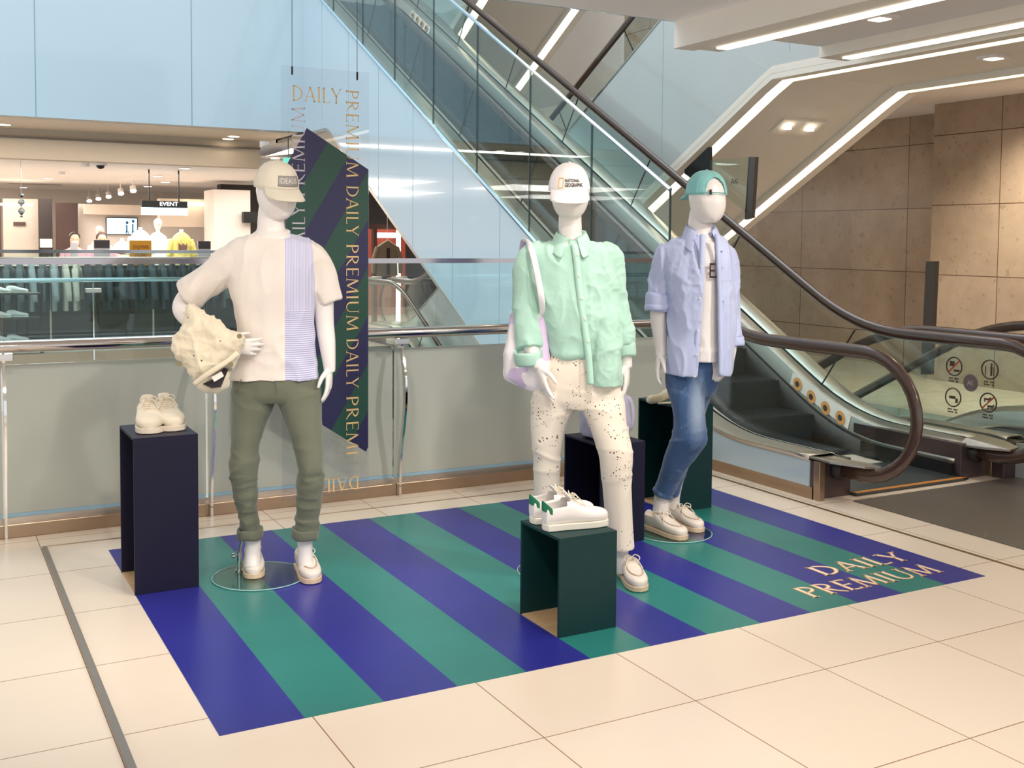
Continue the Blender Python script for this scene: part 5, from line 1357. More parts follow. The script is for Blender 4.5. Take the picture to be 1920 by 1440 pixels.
cr_u = pm('cream_suede', 'eee1cb', .7, var=.05, bump=.1); cr_s = pm('pale_sole', 'ecdcc8', .5, var=.03)
def aim(c, toe, L):
    d = (Vector(toe[:2]) - Vector(c[:2])).normalized(); return (toe[0] - d.x * L, toe[1] - d.y * L), toe
tA, tB = (0.8767,4.9477,0.694), (0.9867,4.9692,0.694)
sneaker('cream lace-up sneaker, left one of the pair on the tall navy plinth', (tA[0] + .03, tA[1] + .275), tA, .694, cr_u, cr_s, .285, None, 1.14, ws=1.22)
sneaker('cream lace-up sneaker, right one of the pair on the tall navy plinth', (tB[0] - .02, tB[1] + .275), tB, .694, cr_u, cr_s, .285, None, 1.14, ws=1.22)
wu = pm('white_leather', 'f4eeea', .38, var=.02, bump=.08, bs=60); wsl = pm('off_white_sole', 'ece6d8', .45, var=.02); gtab = pm('green_suede', '1f7a56', .8, var=.1)
hA, tA = (2.1768,3.7168,0.4), (2.4443,3.6926,0.4); hB = (2.181,3.8064,0.4)
d = Vector(tA) - Vector(hA)
sneaker('white sneaker with green heel, nearer of the pair on the low green plinth', hA, tA, .400, wu, wsl, .285, None, 1.15, gtab)
sneaker('white sneaker with green heel, farther of the pair on the low green plinth', (hB[0] + .005, hB[1] + .03), (hB[0] + .005 + d.x, hB[1] + .03 + d.y), .400, wu, wsl, .285, None, 1.15, gtab)
# grey bag on the navy plinth behind the middle mannequin
lil = fabric('grey_lilac_nylon', 'aeaabf', .6, .3, 200)
GB = thing('backpack', 'soft grey-lilac bag standing on the navy plinth behind the legs of the middle mannequin', 'bag', (3.155, 4.765, .527), -.35)
b = NB(); hloft(b, [(0, 0, 0.004, .10, .07), (0, 0, .02, .125, .09), (0, 0, .09, .13, .095), (0, 0, .17, .118, .085), (0, 0, .24, .095, .065), (0, 0, .27, .05, .03)], 32, 2.6)
q = mk('bag_body', b, lil, GB, smooth=True); wrinkle(q, [(.02, 9, 9, 8, None), (.008, 20, 20, 14, None)], 4)
b = NB(); hloft(b, [(0, -.085, .02, .08, .03), (0, -.095, .05, .09, .035), (0, -.09, .12, .085, .03), (0, -.085, .14, .06, .02)], 24, 2.6); q = mk('front_pocket', b, lil, GB, smooth=True)
b = NB(); tube(b, catmull([(.09, .0, .22), (.135, -.01, .20), (.15, -.02, .12), (.14, -.02, .05), (.12, -.01, .03)], 5), .014, 8, flat=.3); mk('strap', b, lil, GB, smooth=True)
b = NB(); box(b, .10, .112, -.075, -.06, .03, .07); mk('drawstring_end', b, pm('white_label', 'efe8e0', .6, var=0), GB)
# sandals/canvas shoe lying on the tall green plinth
lam = fabric('cream_canvas', 'e6d9b8', .8, .3, 300)
CS = thing('canvas_slipper', 'cream soft shoe lying on the tall green plinth, half behind the jeans', 'shoe', (0, 0, 0))
b = NB(); p0 = Vector((3.6849,5.1205,0.64)); p1 = Vector((3.8679,5.1201,0.66)); dd = (p1 - p0)
tube(b, catmull([(*p0, .014), (*(p0 + dd * .15), .026), (*(p0 + dd * .5), .024), (*(p0 + dd * .8 + Vector((0, 0, .015))), .030), (*(p0 + dd * 1.3 + Vector((0, 0, .02))), .034)], 5), 0, 16)
CS.location = (p0.x, p0.y, .617)
for v_ in b.verts: v_.co -= Vector((p0.x, p0.y, .617)) 
mn = min(v_.co.z for v_ in b.verts)
for v_ in b.verts: v_.co.z = (v_.co.z - mn) + .001
mk('upper', b, lam, CS, smooth=True)
b = NB(); tube(b, catmull([(.06, -.02, .006), (.14, -.05, .008), (.20, -.05, .010)], 5), .016, 10, flat=.4, up=(0, 0, 1)); mk('strap', b, lam, CS, smooth=True)

# ------------------------------------------------------------------ across the void
fr = thing('guard_railing', 'far glass guard railing in front of the clothes shop across the void', 'railing', (0, 14.7, 0))
for i in range(6):
    b = NB(); box(b, -2.4 + i * 1.18 + .005, -2.4 + (i + 1) * 1.18 - .005, -.006, .006, .05, 1.36); mk('glass_panel', b, M_glass, fr)
b = NB(); box(b, -3.4, 4.7, -.015, .015, 1.355, 1.395); mk('cap_rail', b, pm('polished_cap', 'b5aeb0', .12, 1, var=0), fr)
b = NB(); tube(b, [(-3.4, -.15, 1.02), (4.7, -.15, 1.02)], .028, 12); mk('handrail', b, pm('cyan_lit_handrail', 'bfe6ee', .15, .9, var=0), fr, smooth=True)
b = NB(); box(b, -3.4, 4.7, -.04, .04, -.05, .10); mk('base_plate', b, M_steelw, fr)
for i in range(7):
    x = -3.4 + (i + .5) * 1.18
    b = NB(); box(b, x - .008, x + .008, -.09, -.05, .0, .98); po = mk('post', b, M_chrome, fr)
    b = NB(); box(b, x - .09, x + .09, -.15, 0, .86, .91); mk('glass_bracket', b, M_steel, po)
slab('trim_7', -8, 4.7, 14.70, 14.85, -.6, 0, M_white)

def downlight(x, y, z, lab, grp=None, r=.075):
    t = thing('downlight', lab, 'ceiling light', (x, y, z), 0, grp)
    b = NB(); tube(b, [(r * 1.15 * math.cos(a), r * 1.15 * math.sin(a), -.004) for a in [2 * PI * i / 20 for i in range(20)]], .008, 5, closed=True); mk('trim_ring', b, M_white, t)
    b = NB(); tube(b, [(0, 0, -.012), (0, 0, 0)], r, 20); mk('lens', b, pm('downlight_glow', 'fff2dc', .5, var=0, emit=9), t)
    return t
for u, v in ((925,840),):
    pass
DL = []
ORD = ('leftmost', 'second from the left', 'third from the left', 'fourth from the left', 'fifth from the left', 'sixth from the left', 'seventh from the left', 'eighth from the left', 'ninth from the left')
for c in ((3.6016,17.2346,2.635), (3.6702,19.7529,2.635), (4.1771,21.7357,2.635), (4.2101,23.7767,2.635), (6.7049,25.2505,2.635), (2.0833,21.7453,2.635), (2.0004,26.0875,2.635), (4.2632,25.8586,2.635), (5.3098,37.2531,2.5)):
    if c[1] > 17.0 and c[1] < 27: DL.append(c)
for i, c in enumerate(sorted(DL, key=lambda q: q[0] / q[1])): downlight(c[0], c[1], 2.637, ORD[i] + ' of the recessed downlights in the shop ceiling across the void', 'downlights in the shop ceiling')
for c, w_ in (((4.0335,15.9386,3.045), 'rightmost'), ((4.0662,17.724,3.045), 'middle'), ((1.0063,16.0021,3.045), 'leftmost')):
    downlight(c[0], min(max(c[1], 15.2), 16.4), 3.047, w_ + ' recessed downlight in the soffit under the pale blue fascia', 'downlights under the fascia')
for k, (u, v) in enumerate(((0, 0),)): pass
TRK = [(3.3603,26.2,2.3931), (3.4183,25.2,2.4123), (3.4841,24.2,2.4284), (3.5146,22.8,2.4478), (3.5515,21.6,2.4577)]
ORD = ('leftmost', 'second from the left', 'third from the left', 'fourth from the left', 'fifth from the left', 'sixth from the left', 'seventh from the left', 'eighth from the left')
for i, c in enumerate(TRK):
    t = thing('track_spotlight', ORD[i] + ' of the five small white spotlights in the slanting row', 'spotlight', (c[0], c[1], c[2]), 0, 'row of shop spotlights')
    b = NB(); tube(b, [(0, 0, .06), (0, -.05, -.02)], .055, 14); mk('lamp_body', b, M_white, t, smooth=True, auto=40)
    b = NB(); tube(b, [(0, -.052, -.022), (0, -.058, -.035)], .053, 14); mk('lens', b, pm('downlight_glow', 'fff2dc', .5, var=0, emit=9), t)
    b = NB(); cyl(b, (0, 0, .07), (0, 0, max(.1, 2.64 - c[2])), .012); mk('stem', b, M_white, t)
# dome camera, detectors, vent
c = (2.3444,16.8065,2.64)
t = thing('dome_camera', 'small security dome camera under the shop ceiling', 'camera', (c[0], max(c[1], 17.0), 2.64))
b = NB(); tube(b, [(0, 0, 0), (0, 0, -.03)], .09, 20); mk('mount', b, M_white, t, smooth=True, auto=40)
b = NB(); sphere(b, (0, 0, -.03), .06, (1, 1, .9), 16, 10); mk('dome', b, M_black, t, smooth=True)
for u, v, lab in ((160,305,'smoke detector left of the dome camera'), (116,322,'smoke detector with a short stem, lower left of the dome camera')):
    c = (2.1457,17.0795,2.64) if u == 160 else (2.088,19.552,2.64)
    b = NB(); tube(b, [(c[0], max(c[1], 17), 2.638), (c[0], max(c[1], 17), 2.60), (c[0], max(c[1], 17), 2.59)], .055, 16); mk('smoke_detector', b, M_white, smooth=True, auto=40, label=lab, cat='smoke detector')
c = (2.0968,24.3306,2.635)
b = NB(); box(b, c[0] - .5, c[0] + .5, c[1], c[1] + .12, 2.625, 2.638); mk('ceiling_vent', b, pm('vent_grey', 'b3a79c', .6, var=.05), label='long narrow vent slot in the shop ceiling at far left', cat='vent')

# walls and panels of the shops
def quadbox(name, p, w, d, h, mat, **kw):
    b = NB(); box(b, p[0], p[0] + w, p[1], p[1] + d, p[2], p[2] + h); return mk(name, b, mat, **kw)
YB = 24.0
def wallbox(name, u0, u1, v0, v1, Y, mat, d=.1, **kw):
    """upright panel between two corners given in metres"""
    b = NB(); box(b, u0, u1, Y, Y + d, v0, v1); return mk(name, b, mat, **kw)
def P_(a, c): return min(a[0], c[0]), max(a[0], c[0]), min(a[2], c[2]), max(a[2], c[2])
M_marble = pm('beige_marble', 'b8aa9c', .15, var=.12, vs=1.5)
M_walnut = pm('dark_walnut_panel', '46302a', .35, var=.2, vs=2)
M_shopw = pm('warm_white_partition', 'eadfd6', .6, var=.03)
TN_ = [10]
def pw(name, a, c, Y, mat, d=.12, **kw):
    x0, x1, z0, z1 = P_(a, c)
    if (kw.get('cat') in ('wall panel', 'doorway', 'column') and c[2] < 1.6) or name == 'glow_tube': z0 = 0
    if kw.get('cat') in ('wall panel', 'doorway', 'column', 'beam'):
        kw = {'kind': 'structure'}; TN_[0] += 1; name = 'trim_%d' % TN_[0]
    return wallbox(name, x0, x1, max(z0, 0), z1, Y, mat, d, **kw)
pw('marble_panel', (1.4567,24,2.3145), (2.1204,24,0.7316), 24.0, M_marble, label='beige marble lift wall at the far left', cat='wall panel')
pw('lift_sign', (1.6422,23.98,1.8496), (1.8665,23.98,1.778), 23.96, M_walnut, .04, label='small dark sign on the marble wall', cat='sign')
pw('walnut_panel', (2.0697,23.5,2.3153), (2.3222,23.5,0.7467), 23.5, pm('dark_doorway', '2a1f1c', .5, var=.1), label='dark doorway beside the marble wall', cat='doorway')
pw('walnut_panel', (2.3719,23.3,2.2329), (2.768,23.3,0.7495), 23.3, M_walnut, label='dark brown wood panel left of the white shop wall', cat='wall panel')
pw('walnut_panel', (0.8369,24,2.2986), (1.4218,24,0.7378), 24.0, M_walnut, label='dark wood wall at the extreme left edge', cat='wall panel')
pw('white_partition', (2.8329,23.6,2.2302), (5.5757,23.6,0.7144), 23.6, M_shopw, label='white shop wall carrying the screen', cat='wall panel')
pw('header_beam', (2.8844,23.2,2.2106), (4.3455,23.2,2.0143), 23.2, pm('pale_beige_header', 'd9c8b6', .6, var=.03), .3, label='beige header beam above the screen', cat='beam')
pw('white_column', (4.8149,20.5,2.4643), (5.4962,20.5,0.8196), 20.5, M_shopw, .8, label='broad white column right of the event sign', cat='column')
pw('header_beam', (4.0301,21.5,2.3059), (4.9109,21.5,1.769), 21.5, pm('pale_beige_header', 'd9c8b6', .6, var=.03), .3, label='beige header beam behind the event sign', cat='beam')
led = pw('cove_light', (4.4359,21.3,2.2393), (4.8681,21.3,2.1779), 21.35, M_led, .1, label='short warm cove light right of the event sign', cat='light strip')
led = pw('cove_light', (1.3483,23,2.1904), (1.9284,23,2.1526), 23.0, M_led, .1, label='warm cove light over the marble wall', cat='light strip')
b_ = pw('wall_box', (5.3183,20.3,2.0548), (5.6197,20.3,1.8504), 20.3, M_black, .15, label='black box on the white column, left of the cap', cat='speaker box')
# screen
t = thing('television', 'wall screen showing two figures on pale blue', 'screen', ((3.6488,23.45,1.7874)[0], 23.54, (3.6488,23.45,1.7874)[2]))
a, c = (3.3094,23.45,1.967), (3.9303,23.45,1.6154); wv, hv = c[0] - a[0], a[2] - c[2]
b = NB(); box(b, -wv / 2, wv / 2, 0, .06, -hv / 2, hv / 2); mk('frame', b, M_dark, t)
b = NB(); box(b, -wv / 2 + .015, wv / 2 - .015, -.006, 0, -hv / 2 + .015, hv / 2 - .015); mk('picture', b, pm('screen_pale_blue', 'b9dcf2', .3, var=.05, emit=1.1), t)
b = NB()
for fx, fh in ((.10, .26), (.22, .30)):
    tube(b, [(fx, -.008, -.13), (fx, -.008, -.13 + fh * .6)], .035, 10, flat=.1); sphere(b, (fx, -.008, -.13 + fh * .78), .028, (1, .1, 1.1), 12, 8)
    tube(b, [(fx - .02, -.008, -.16), (fx - .02, -.008, -.10)], .014, 8, flat=.2); tube(b, [(fx + .02, -.008, -.16), (fx + .02, -.008, -.10)], .014, 8, flat=.2)
mk('figures', b, pm('screen_dark_blue', '2f5578', .3, var=.1, emit=.3), t)
# event sign
a, c = (3.0873,18,2.1434), (3.7975,18,1.9203); wv = c[0] - a[0]
ev = thing('hanging_sign', 'black hanging sign reading EVENT with a glowing white lower half', 'sign', (a[0], 18.0, c[2]))
hv = a[2] - c[2]
b = NB(); box(b, 0, wv, -.03, .03, hv * .52, hv); mk('black_header', b, M_black, ev)
b = NB(); box(b, 0, wv, -.035, .035, 0, hv * .52); mk('lightbox', b, pm('lightbox_glow', 'dceeff', .4, var=0, emit=2.2), ev)
text('lettering', 'EVENT', .28, .062, frameM((.28, -.034, hv * .66), (1, 0, 0), (0, 0, 1)), pm('sign_letter_glow', 'f4fbff', .5, var=0, emit=2), ev, .003)
for x in (.12, wv - .13): b = NB(); box(b, x - .01, x + .01, -.01, .01, hv, 2.64 - c[2]); mk('drop_rod', b, M_dark, ev)
c = (4.2146,18.6,1.9644)

# counter people
def person(label, c, hairc, topc, ph=1.62):
    x, y = c[0], c[1]
    t = thing('person', label, 'person', (x, y, 0))
    b = NB(); hloft(b, [(0, 0, .02, .10, .07), (0, 0, .45, .13, .09), (0, 0, .85, .17, .11), (0, 0, 1.15, .17, .11), (0, 0, 1.30, .19, .10), (0, 0, 1.37, .09, .07), (0, .0, 1.40, .05, .05), (0, 0, 1.42, .065, .075), (0, 0, 1.50, .075, .09), (0, 0, 1.58, .068, .082), (0, 0, 1.62, .02, .03)], 24)
    limb(b, [(-.16, 0, 1.30, .05), (-.22, -.02, 1.05, .04), (-.16, -.18, .98, .032)]); limb(b, [(.16, 0, 1.30, .05), (.22, -.02, 1.05, .04), (.16, -.18, .98, .032)])
    bd = mk('body', b, pm('skin_tone', 'd9ab90', .6, var=.03), t); remesh(bd, .014, 3)
    b = NB(); hloft(b, [(0, 0, .80, .19, .125), (0, 0, 1.1, .185, .125), (0, 0, 1.30, .205, .115), (0, 0, 1.36, .10, .085)], 24)
    limb(b, [(-.17, 0, 1.30, .062), (-.225, -.02, 1.06, .052)]); limb(b, [(.17, 0, 1.30, .062), (.225, -.02, 1.06, .052)])
    mk('top', b, topc, t, smooth=True)
    b = NB(); sphere(b, (0, .025, 1.56), .092, (1, 1.05, .95), 18, 12); sphere(b, (0, .05, 1.48), .075, (1.05, .8, 1.1), 14, 10); mk('hair', b, hairc, t, smooth=True)
    b = NB(); sphere(b, (0, -.055, 1.465), .052, (1.05, .75, .8), 14, 8); mk('face_mask', b, pm('white_mask', 'efeeee', .8, var=0), t, smooth=True)
    b = NB()
    for s in (-1, 1): sphere(b, (s * .028, -.083, 1.52), .008, (1.4, .5, .7), 8, 6)
    mk('eyes', b, M_black, t)
    return t
M_hair = pm('dark_brown_hair', '2a1c18', .5, var=.1); M_pink = pm('dusty_pink_top', 'c79aa8', .8, var=.05)
c = (2.324,20,1.4875); person('person with curly dark hair and a white face mask behind the far railing', c, M_hair, M_pink)
c = (2.668,19.3,1.4663); person('person with short brown hair behind the far railing, beside the curly haired one', c, pm('brown_hair', '4a2c20', .5, var=.1), M_pink)

# shop mannequins
def bust(label, c, mat, s=1.0, hat=False, fig=None, stripes=None):
    x, y = c[0], c[1]
    t = thing('shop_mannequin', label, 'mannequin', (x, y, 0)); t.scale = (.74, .8, 1)
    b = NB(); zt = c[2]
    hloft(b, [(0, 0, .02, .02, .02), (0, 0, zt - .62, .02, .02), (0, 0, zt - .60, .13, .09), (0, 0, zt - .3, .14, .09), (0, 0, zt - .10, .18, .10), (0, 0, zt - .03, .10, .07), (0, 0, zt, .05, .05), (0, 0, zt + .05, .045, .045)] + ([(0, 0, zt + .08, .07, .085), (0, 0, zt + .17, .075, .09), (0, 0, zt + .24, .04, .05)] if hat else []), 22)
    mk('body', b, M_body, t, smooth=True)
    b = NB(); hloft(b, [(0, 0, zt - .68, .20, .13), (0, 0, zt - .35, .195, .13), (0, 0, zt - .14, .215, .125), (0, 0, zt - .06, .17, .10), (0, 0, zt, .07, .065)], 26, 2.2)
    limb(b, [(-.19, 0, zt - .13, .075), (-.25, 0, zt - .28, .07), (-.28, 0, zt - .40, .068)]); limb(b, [(.19, 0, zt - .13, .075), (.25, 0, zt - .28, .07), (.28, 0, zt - .40, .068)])
    o = mk('shirt', b, mat, t); remesh(o, .012, 4)
    wrinkle(o, [(.02, 5, 5, 6, None)], int(x * 10))
    if fig:
        b = NB(); 
        for i in range(9): box(b, -.10 + i * .022, -.10 + i * .022 + .018, -.155, -.135, zt - .30 + .03 * ((i * 7) % 3) / 3, zt - .18 - .04 * ((i * 5) % 4) / 4)
        mk('chest_print', b, fig, o)
    if hat:
        b = NB(); sphere(b, (0, 0, zt + .17), .095, (1, 1.1, .8), 16, 10); prism(b, [(-.07, -.08, zt + .17), (.07, -.08, zt + .17), (.05, -.19, zt + .15), (-.05, -.19, zt + .15)], (0, 0, .01)); mk('cap', b, mat, t, smooth=True)
    if stripes:
        b = NB()
        for dz in (.22, .32): hloft(b, [(0, 0, zt - dz - .02, .205, .135), (0, 0, zt - dz + .02, .208, .136)], 24, 2.2, 1)
        mk('chest_stripe', b, stripes, o)
    return t
fb = lambda n, c: pm(n, c, .85, var=.05)
bust('small cream mannequin in a cap left of the wall screen', (2.7987,20.5,1.517), fb('cream_jersey', 'efe3d2'), hat=True)
bust('mannequin in a striped cream and brown top in front of the wall screen', (3.1003,20,1.493), fb('cream_jersey', 'efe3d2'), hat=False, stripes=fb('brown_stripe', '7a4a3a'))
bust('mannequin in a pale mint sweatshirt behind the yellow sign', (3.2365,19,1.6768), fb('pale_mint_jersey', 'd3dcd0'), fig=fb('print_blue_grey', '8d98a8'))
bust('mannequin in a glaring white top between the mint and yellow ones', (3.6325,19.6,1.6468), fb('bright_white_jersey', 'fbf6ee'), hat=True)
bust('mannequin in a yellow T-shirt with a chest print', (3.8259,18.6,1.6465), fb('yellow_jersey', 'e9da7a'), fig=fb('print_grey_red', '8a6a60'))
# standing signs
def stand(label, a, c, Y, mat, header=None, body=None, lines=0):
    x0, x1, z0, z1 = P_(a, c)
    t = thing('floor_sign', label, 'sign', ((x0 + x1) / 2, Y, 0)); w = (x1 - x0) / 2
    b = NB(); box(b, -w, w, -.01, .01, z0, z1); o = mk('panel', b, mat, t)
    b = NB(); box(b, -w, -w + .02, .01, .03, 0, z1); box(b, w - .02, w, .01, .03, 0, z1); mk('frame', b, M_dark, t)
    if header: b = NB(); box(b, -w, w, -.014, -.010, z1 - (z1 - z0) * .3, z1); mk('header_band', b, header, t)
    return t, w, z0, z1
t, w, q0, q1 = stand('yellow floor sign with red-brown hand lettering', (2.8382,17.6,1.51), (3.1599,17.6,1.0799), 17.6, pm('mustard_board', 'd8992a', .6, var=.05))
text('lettering', 'JOQUMAR', w * 1.5, .07, frameM((-w * .75, -.013, q1 - .14), (1, 0, 0), (0, 0, 1)), pm('brown_print', '7a3f1a', .6, var=0), t, .002)
text('lettering', 'STUDIO', w * 1.1, .07, frameM((-w * .55, -.013, q1 - .25), (1, 0, 0), (0, 0, 1)), pm('brown_print', '7a3f1a', .6, var=0), t, .002)
gh = pm('dark_header', '3f3a40', .6, var=0); lw = pm('grey_white_card', 'd5cfd3', .6, var=.03)
stand('grey price stand with dark header left of the striped mannequin', (2.3448,17.8,1.5138), (2.5735,17.8,1.1023), 17.8, lw, gh)
stand('grey price stand with dark header beside the white column', (3.9201,17.8,1.5085), (4.1209,17.8,1.0958), 17.8, lw, gh)
stand('white card stand in front of the dark wood panel', (2.0524,18.2,1.4687), (2.1565,18.2,1.094), 18.2, lw)
stand('glowing cream counter sign beside the people', (1.7587,19.8,1.5201), (1.9469,19.8,1.3781), 19.8, pm('cream_lightbox', 'f7e4c8', .5, var=.05, emit=.8))
# hanging foil strip
b = NB(); c = (1.2344,16.5,1.9891)
tube(b, [(c[0], 16.5, 2.64), (c[0], 16.5, c[2] + .16)], .004, 5)
skin(b, [[(c[0] + .045 * math.cos(i * .7), 16.5 + .045 * math.sin(i * .7), c[2] + .16 - i * .027), (c[0] - .045 * math.cos(i * .7), 16.5 - .045 * math.sin(i * .7), c[2] + .16 - i * .027)] for i in range(13)], closed=False)
mk('foil_spiral', b, M_chrome, label='twisted silver foil spiral hanging at far left', cat='decoration')

for i in range(4):  # dark boxes added as backing to darken the view behind the jackets
    x = .1 + i * 1.12
    dg = thing('dark_backing', 'dark grey added backing box behind the jackets, number unseen', 'backing box', (x + .55, 17.3, 0))
    dg['label'] = 'dark grey added backing box behind the hanging jackets, ' + ('leftmost of four', 'second of four from the left', 'third of four from the left', 'rightmost of four')[i]
    b = NB(); box(b, -.55, .55, 0, .5, 0, 1.10); mk('backing_box', b, pm('dark_teal_grey_board', '2e3a3c', .5, var=.1), dg)
    b = NB(); box(b, -.56, .56, -.01, .51, 1.10, 1.13); mk('backing_lid', b, M_dark, dg)
# clothes rail with jackets
rk = thing('clothes_rail', 'long steel clothes rail behind the far railing', 'clothes rail', (0, 16.6, 0))
b = NB(); tube(b, [(.2, 0, 1.26), (4.4, 0, 1.26)], .014, 8); mk('bar', b, M_steel, rk, smooth=True)
for x in (.2, 1.6, 3.0, 4.4):
    b = NB(); cyl(b, (x, 0, 0.03), (x, 0, 1.26), .014); box(b, x - .03, x + .03, -.25, .25, 0, .03); mk('upright', b, M_steel, rk)
def jacket_bm(b, k=0):
    """jacket on a hanger seen from the side; shoulders along y"""
    hloft(b, [(0, 0, -.72, .035, .22), (0, 0, -.5, .04, .215), (.0, 0, -.25, .045, .21), (0, 0, -.12, .045, .21), (0, 0, -.055, .035, .13), (0, 0, -.03, .02, .05)], 20, 2.4, 2)
    limb(b, [(0.0, -.19, -.13, .042), (.02, -.245, -.35, .045), (.035, -.26, -.58, .038)], 10, 2); limb(b, [(0.0, .19, -.13, .042), (.02, .245, -.35, .045), (.035, .26, -.58, .038)], 10, 2)
cols = [('navy', '26303f'), ('charcoal', '33363a'), ('slate', '44525c'), ('grey', '6a747a'), ('pale grey-blue', 'a9b3ba'), ('cream', 'd8d4c8'), ('dark teal', '2c444a')]
proto = {}
def jacket(ci, x, y, z, label, rot=0.0, group=None):
    n, c = cols[ci]
    if ci not in proto:
        t = thing('jacket', label, 'jacket', (x, y, z)); b = NB(); jacket_bm(b); mk('garment', b, pm('jacket_' + n.replace(' ', '_'), c, .85, var=.12), t, smooth=True)
        b = NB(); tube(b, [(0, -.18, -.10), (0, 0, -.03), (0, .18, -.10)], .008, 6); tube(b, [(0, 0, -.03), (0, 0, .0), (0.02, 0, .022), (0, 0, .035)], .003, 5); mk('hanger', b, M_steel, t)
        proto[ci] = t; t.rotation_euler[2] = rot; return t
    s = proto[ci]; r = s.copy(); COL.objects.link(r); r.location = (x, y, z); r['label'] = label; r.rotation_euler[2] = rot
    if group: r['group'] = group
    for ch in list(s.children):
        q = ch.copy(); COL.objects.link(q); q.parent = r
    return r
seq = [0, 1, 1, 0, 2, 3, 3, 4, 3, 4, 5, 5, 1, 1, 2, 2, 0, 6, 2, 2, 0, 1, 1, 0, 2, 3, 0, 1]
for i, ci in enumerate(seq):
    x = .32 + i * .148; n = cols[ci][0]
    j = jacket(ci, x, 16.6, 1.235, '%s jacket hanging on the long rail behind the far railing' % n, .1 * math.sin(i * 2.1) - .15)
    j['group'] = '%s jackets on the long rail' % n

# shelf with white shoes at far left
sh_ = thing('shoe_shelf', 'dark shelf unit with three rows of white shoes at the far left', 'shelf', (.35, 15.6, 0))
for z in (.18, .50, .82):
    b = NB(); box(b, -.4, 1.05, -.16, .18, z - .02, z); mk('shelf_board', b, M_dark, sh_)
for x in (-.4, 1.03): b = NB(); box(b, x, x + .02, -.16, .18, 0, .95); mk('side_panel', b, M_dark, sh_)
shoe_src = None
k = 0
for ri, z in enumerate((.18, .50, .82)):
    for i in range(6):
        x = .10 + i * .20
        lab = 'white shoe, ' + ORD[i] + ' on the %s board of the shelf at far left' % ('bottom', 'middle', 'top')[ri]
        if shoe_src is None:
            t = thing('sneaker', lab, 'shoe', (x, 15.6, z), 0, 'white shoes on the %s board' % ('bottom', 'middle', 'top')[ri])
            b = NB(); hl = [(-.13, .03, .07), (-.10, .04, .085), (-.03, .038, .08), (.04, .045, .055), (.10, .042, .045), (.135, .02, .03)]
            rings = [[(sx + 0 * 0, w_ * math.cos(a) * -1, .012 + h_ * (.5 + .5 * math.sin(a))) for a in [2 * PI * q / 14 for q in range(14)]] for sx, w_, h_ in catmull(hl, 2)]
            skin(b, rings); mk('upper', b, wu, t, smooth=True)
            b = NB(); box(b, -.135, .14, -.04, .04, 0, .018); mk('sole', b, wsl, t, bevel=.008)
            shoe_src = t; t.rotation_euler[2] = -.4
        else:
            r = shoe_src.copy(); COL.objects.link(r); r.location = (x, 15.6, z); r['label'] = lab; r['group'] = 'white shoes on the %s board' % ('bottom', 'middle', 'top')[ri]; r.rotation_euler[2] = -.4 + .15 * ((i * 3) % 2)
            for ch in list(shoe_src.children): q = ch.copy(); COL.objects.link(q); q.parent = r

# right-hand shop seen under the rising escalator
M_rust = pm('rust_orange_wall', 'b04a30', .6, var=.1)
pw('rust_panel', (8.0071,21,1.8171), (8.8818,21,0.9954), 21.0, M_rust, label='rust orange back wall of the small shop seen beside the banner', cat='wall panel')
pw('dark_frame', (7.0538,18.5,1.8344), (7.6643,18.5,1.7459), 18.5, M_walnut, .15, label='dark header beam of the small shop beside the banner', cat='beam')
pw('dark_frame', (7.1269,18.4,2.3595), (7.2106,18.4,0.8752), 18.4, M_walnut, .15, label='dark upright of the small shop beside the banner', cat='column') if False else pw('dark_frame', (7.1684,18.4,1.7585), (7.2313,18.4,0.7787), 18.4, M_walnut, .12, label='dark upright of the small shop beside the banner', cat='column')
pw('glow_tube', (7.54,18.2,1.7238), (7.6052,18.2,0.6374), 18.2, pm('tube_glow', 'fff3e0', .5, var=0, emit=4), .06, label='tall bright vertical light tube in the small shop', cat='light')
pw('white_lightbox', (8.2006,20.9,1.6991), (8.6234,20.9,1.5937), 20.9, pm('lightbox_glow', 'dceeff', .4, var=0, emit=2.2), .05, label='white glowing box in the rust coloured shop', cat='light') 
c = (7.1029,17.6,1.5502)
t = thing('cardigan', 'brown cardigan on a white hanger in the small shop', 'cardigan', (c[0], 17.6, c[2]))
b = NB(); hloft(b, [(0, 0, -.62, .20, .05), (0, 0, -.4, .19, .05), (0, 0, -.14, .19, .05), (0, 0, -.06, .12, .04), (0, 0, -.02, .04, .03)], 24)
limb(b, [(-.17, 0, -.13, .05), (-.24, 0, -.34, .045), (-.25, 0, -.58, .036)], 12); limb(b, [(.17, 0, -.13, .05), (.24, 0, -.34, .045), (.25, 0, -.58, .036)], 12)
mk('garment', b, fb('brown_knit', '86745e'), t, smooth=True)
b = NB(); tube(b, [(-.19, -.02, -.12), (0, -.03, -.0), (.19, -.02, -.12)], .010, 6); tube(b, [(0, 0, 0), (0, 0, 3.0 - c[2])], .004, 5); mk('hanger', b, M_lacew, t)
b = NB(); prism(b, [(-.03, -.056, -.60), (.03, -.056, -.60), (.03, -.056, -.14), (-.03, -.056, -.14)], (0, .01, 0)); mk('lining', b, pm('dark_lining', '3a2a28', .8, var=0), t)
cb = pw('display_table', (6.2721,16.4,0.8997), (6.7687,16.4,0.8253), 16.4, M_steel, .6, label='low table of folded clothes beside the far end of the banner', cat='table')
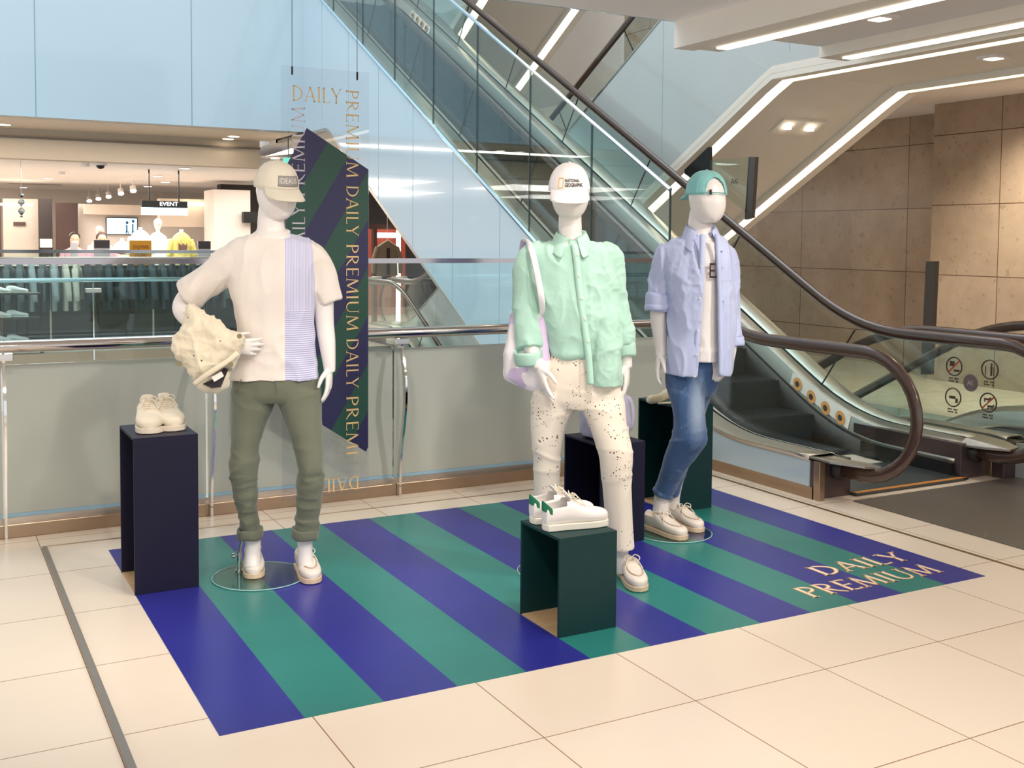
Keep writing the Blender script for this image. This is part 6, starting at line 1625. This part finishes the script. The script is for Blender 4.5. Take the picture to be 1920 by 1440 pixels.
for i in range(6):
    b = NB(); c = (6.4516,16.7,0.9044); hloft(b, [(0, 0, 0, .09, .10), (0, 0, .03, .095, .11), (0, 0, .06 + .01 * (i % 3), .07, .08)], 14, 3)
    o = mk('folded_garment', b, fb('fold_%d' % (i % 3), ('d8cfae', 'e9e2d6', '2f2c30')[i % 3]), smooth=True, label=ORD[i] + ' folded garment on the low table beside the banner', cat='clothes', group='folded garments on the low table'); o.location = (c[0] + .14 * i - .05, 16.6 + .06 * (i % 2), c[2] - .02)
# dark shop fittings behind the escalator glass
for i, (a, c) in enumerate((((13.2923,21.5,2.2607), (14.8758,21.5,1.34)),)):
    pw('plant_wall', a, c, 21.6, pm('green_foliage_glow', '7f9a3c', .7, var=.4, vs=3, emit=.15), .1, label='green planted panel glimpsed through the escalator glass', cat='plant panel')  # faint glow put into the foliage material, no lamp there
pw('lit_panel', (11.7435,21.5,2.3487), (12.231,21.5,1.8769), 21.6, pm('amber_panel', '8a4a24', .6, var=.3, vs=2), .1, label='dim amber panel behind the escalator glass, left of the white cap', cat='wall panel')
for c in ((9.472,16.96,2.99), (10.3492,18.0091,2.99), (13.7488,20.979,2.99), (16.5118,25.3221,2.99), (14.7139,21.6407,2.99), (12.8865,20.3475,2.99), (8.5683,17.5917,2.99)):
    pass
for i in range(10):
    downlight(6.0 + 1.2 * (i % 5) - (i // 5) * .4, 17.0 + 2.2 * (i // 5), 2.995, ('near' if i < 5 else 'far') + ' row downlight of the dark shop behind the escalator, ' + ORD[i % 5], 'downlights of the dark shop')
# soffit downlight boxes of the crossing escalator
c = (8.3308,8.8336,3)
for k, (yy, zz) in enumerate(((7.9, None),)):
    pass
sc = (7.3,7.7403,2.8119)
b = NB(); s = 15.0 - sc[1]; zz = SLOPE * s - 1.33 - .03
prism(b, [(6.98, sc[1] - .10, zz + .055), (7.50, sc[1] - .10, zz + .055), (7.50, sc[1] + .10, zz - .055), (6.98, sc[1] + .10, zz - .055)], (0, 0, .05))
fx = mk('soffit_fixture', b, M_beam, label='recessed twin spotlight box in the sloping soffit of the crossing escalator', cat='ceiling light')
for x in (7.10, 7.38):
    b = NB(); tube(b, [(x, sc[1] - .02, zz + .012), (x, sc[1] - .02, zz - .02)], .035, 14); mk('lens', b, pm('downlight_glow', 'fff2dc', .5, var=0, emit=9), fx)
for x, y, lab in ((5.45, 5.1, 'square downlight between the two lit ceiling beams'), (7.2, 5.6, 'square downlight in the flat soffit above the stone wall')):
    z = 3.02 if x < 6 else 2.99
    b = NB(); box(b, x - .09, x + .09, y - .09, y + .09, z - .02, z); fx = mk('square_downlight', b, M_white, label=lab, cat='ceiling light')
    b = NB(); box(b, x - .05, x + .05, y - .05, y + .05, z - .024, z - .02); mk('lens', b, pm('downlight_glow', 'fff2dc', .5, var=0, emit=9), fx)

b = NB(); prism(b, [(4.4088,15.6,2.7466), (4.8208,15.6,2.8889), (4.8206,15.6,2.8036)], (0, .03, 0))
mk('cove_light', b, M_led, label='small bright wedge of cove light left of the top of the banner', cat='light strip')
c = (4.694,15.5,2.6835)
b = NB(); box(b, c[0] - .04, c[0] + .09, 15.5, 15.54, c[2] - .05, c[2] + .05)
xs_ = mk('exit_sign', b, pm('teal_sign_glow', '5fd0b8', .5, var=0, emit=.8), label='tiny glowing teal sign just above the beige cap', cat='sign')
b = NB(); box(b, c[0] + .02, c[0] + .03, 15.51, 15.53, c[2] + .05, 3.05); mk('hanging_rod', b, M_dark, xs_)
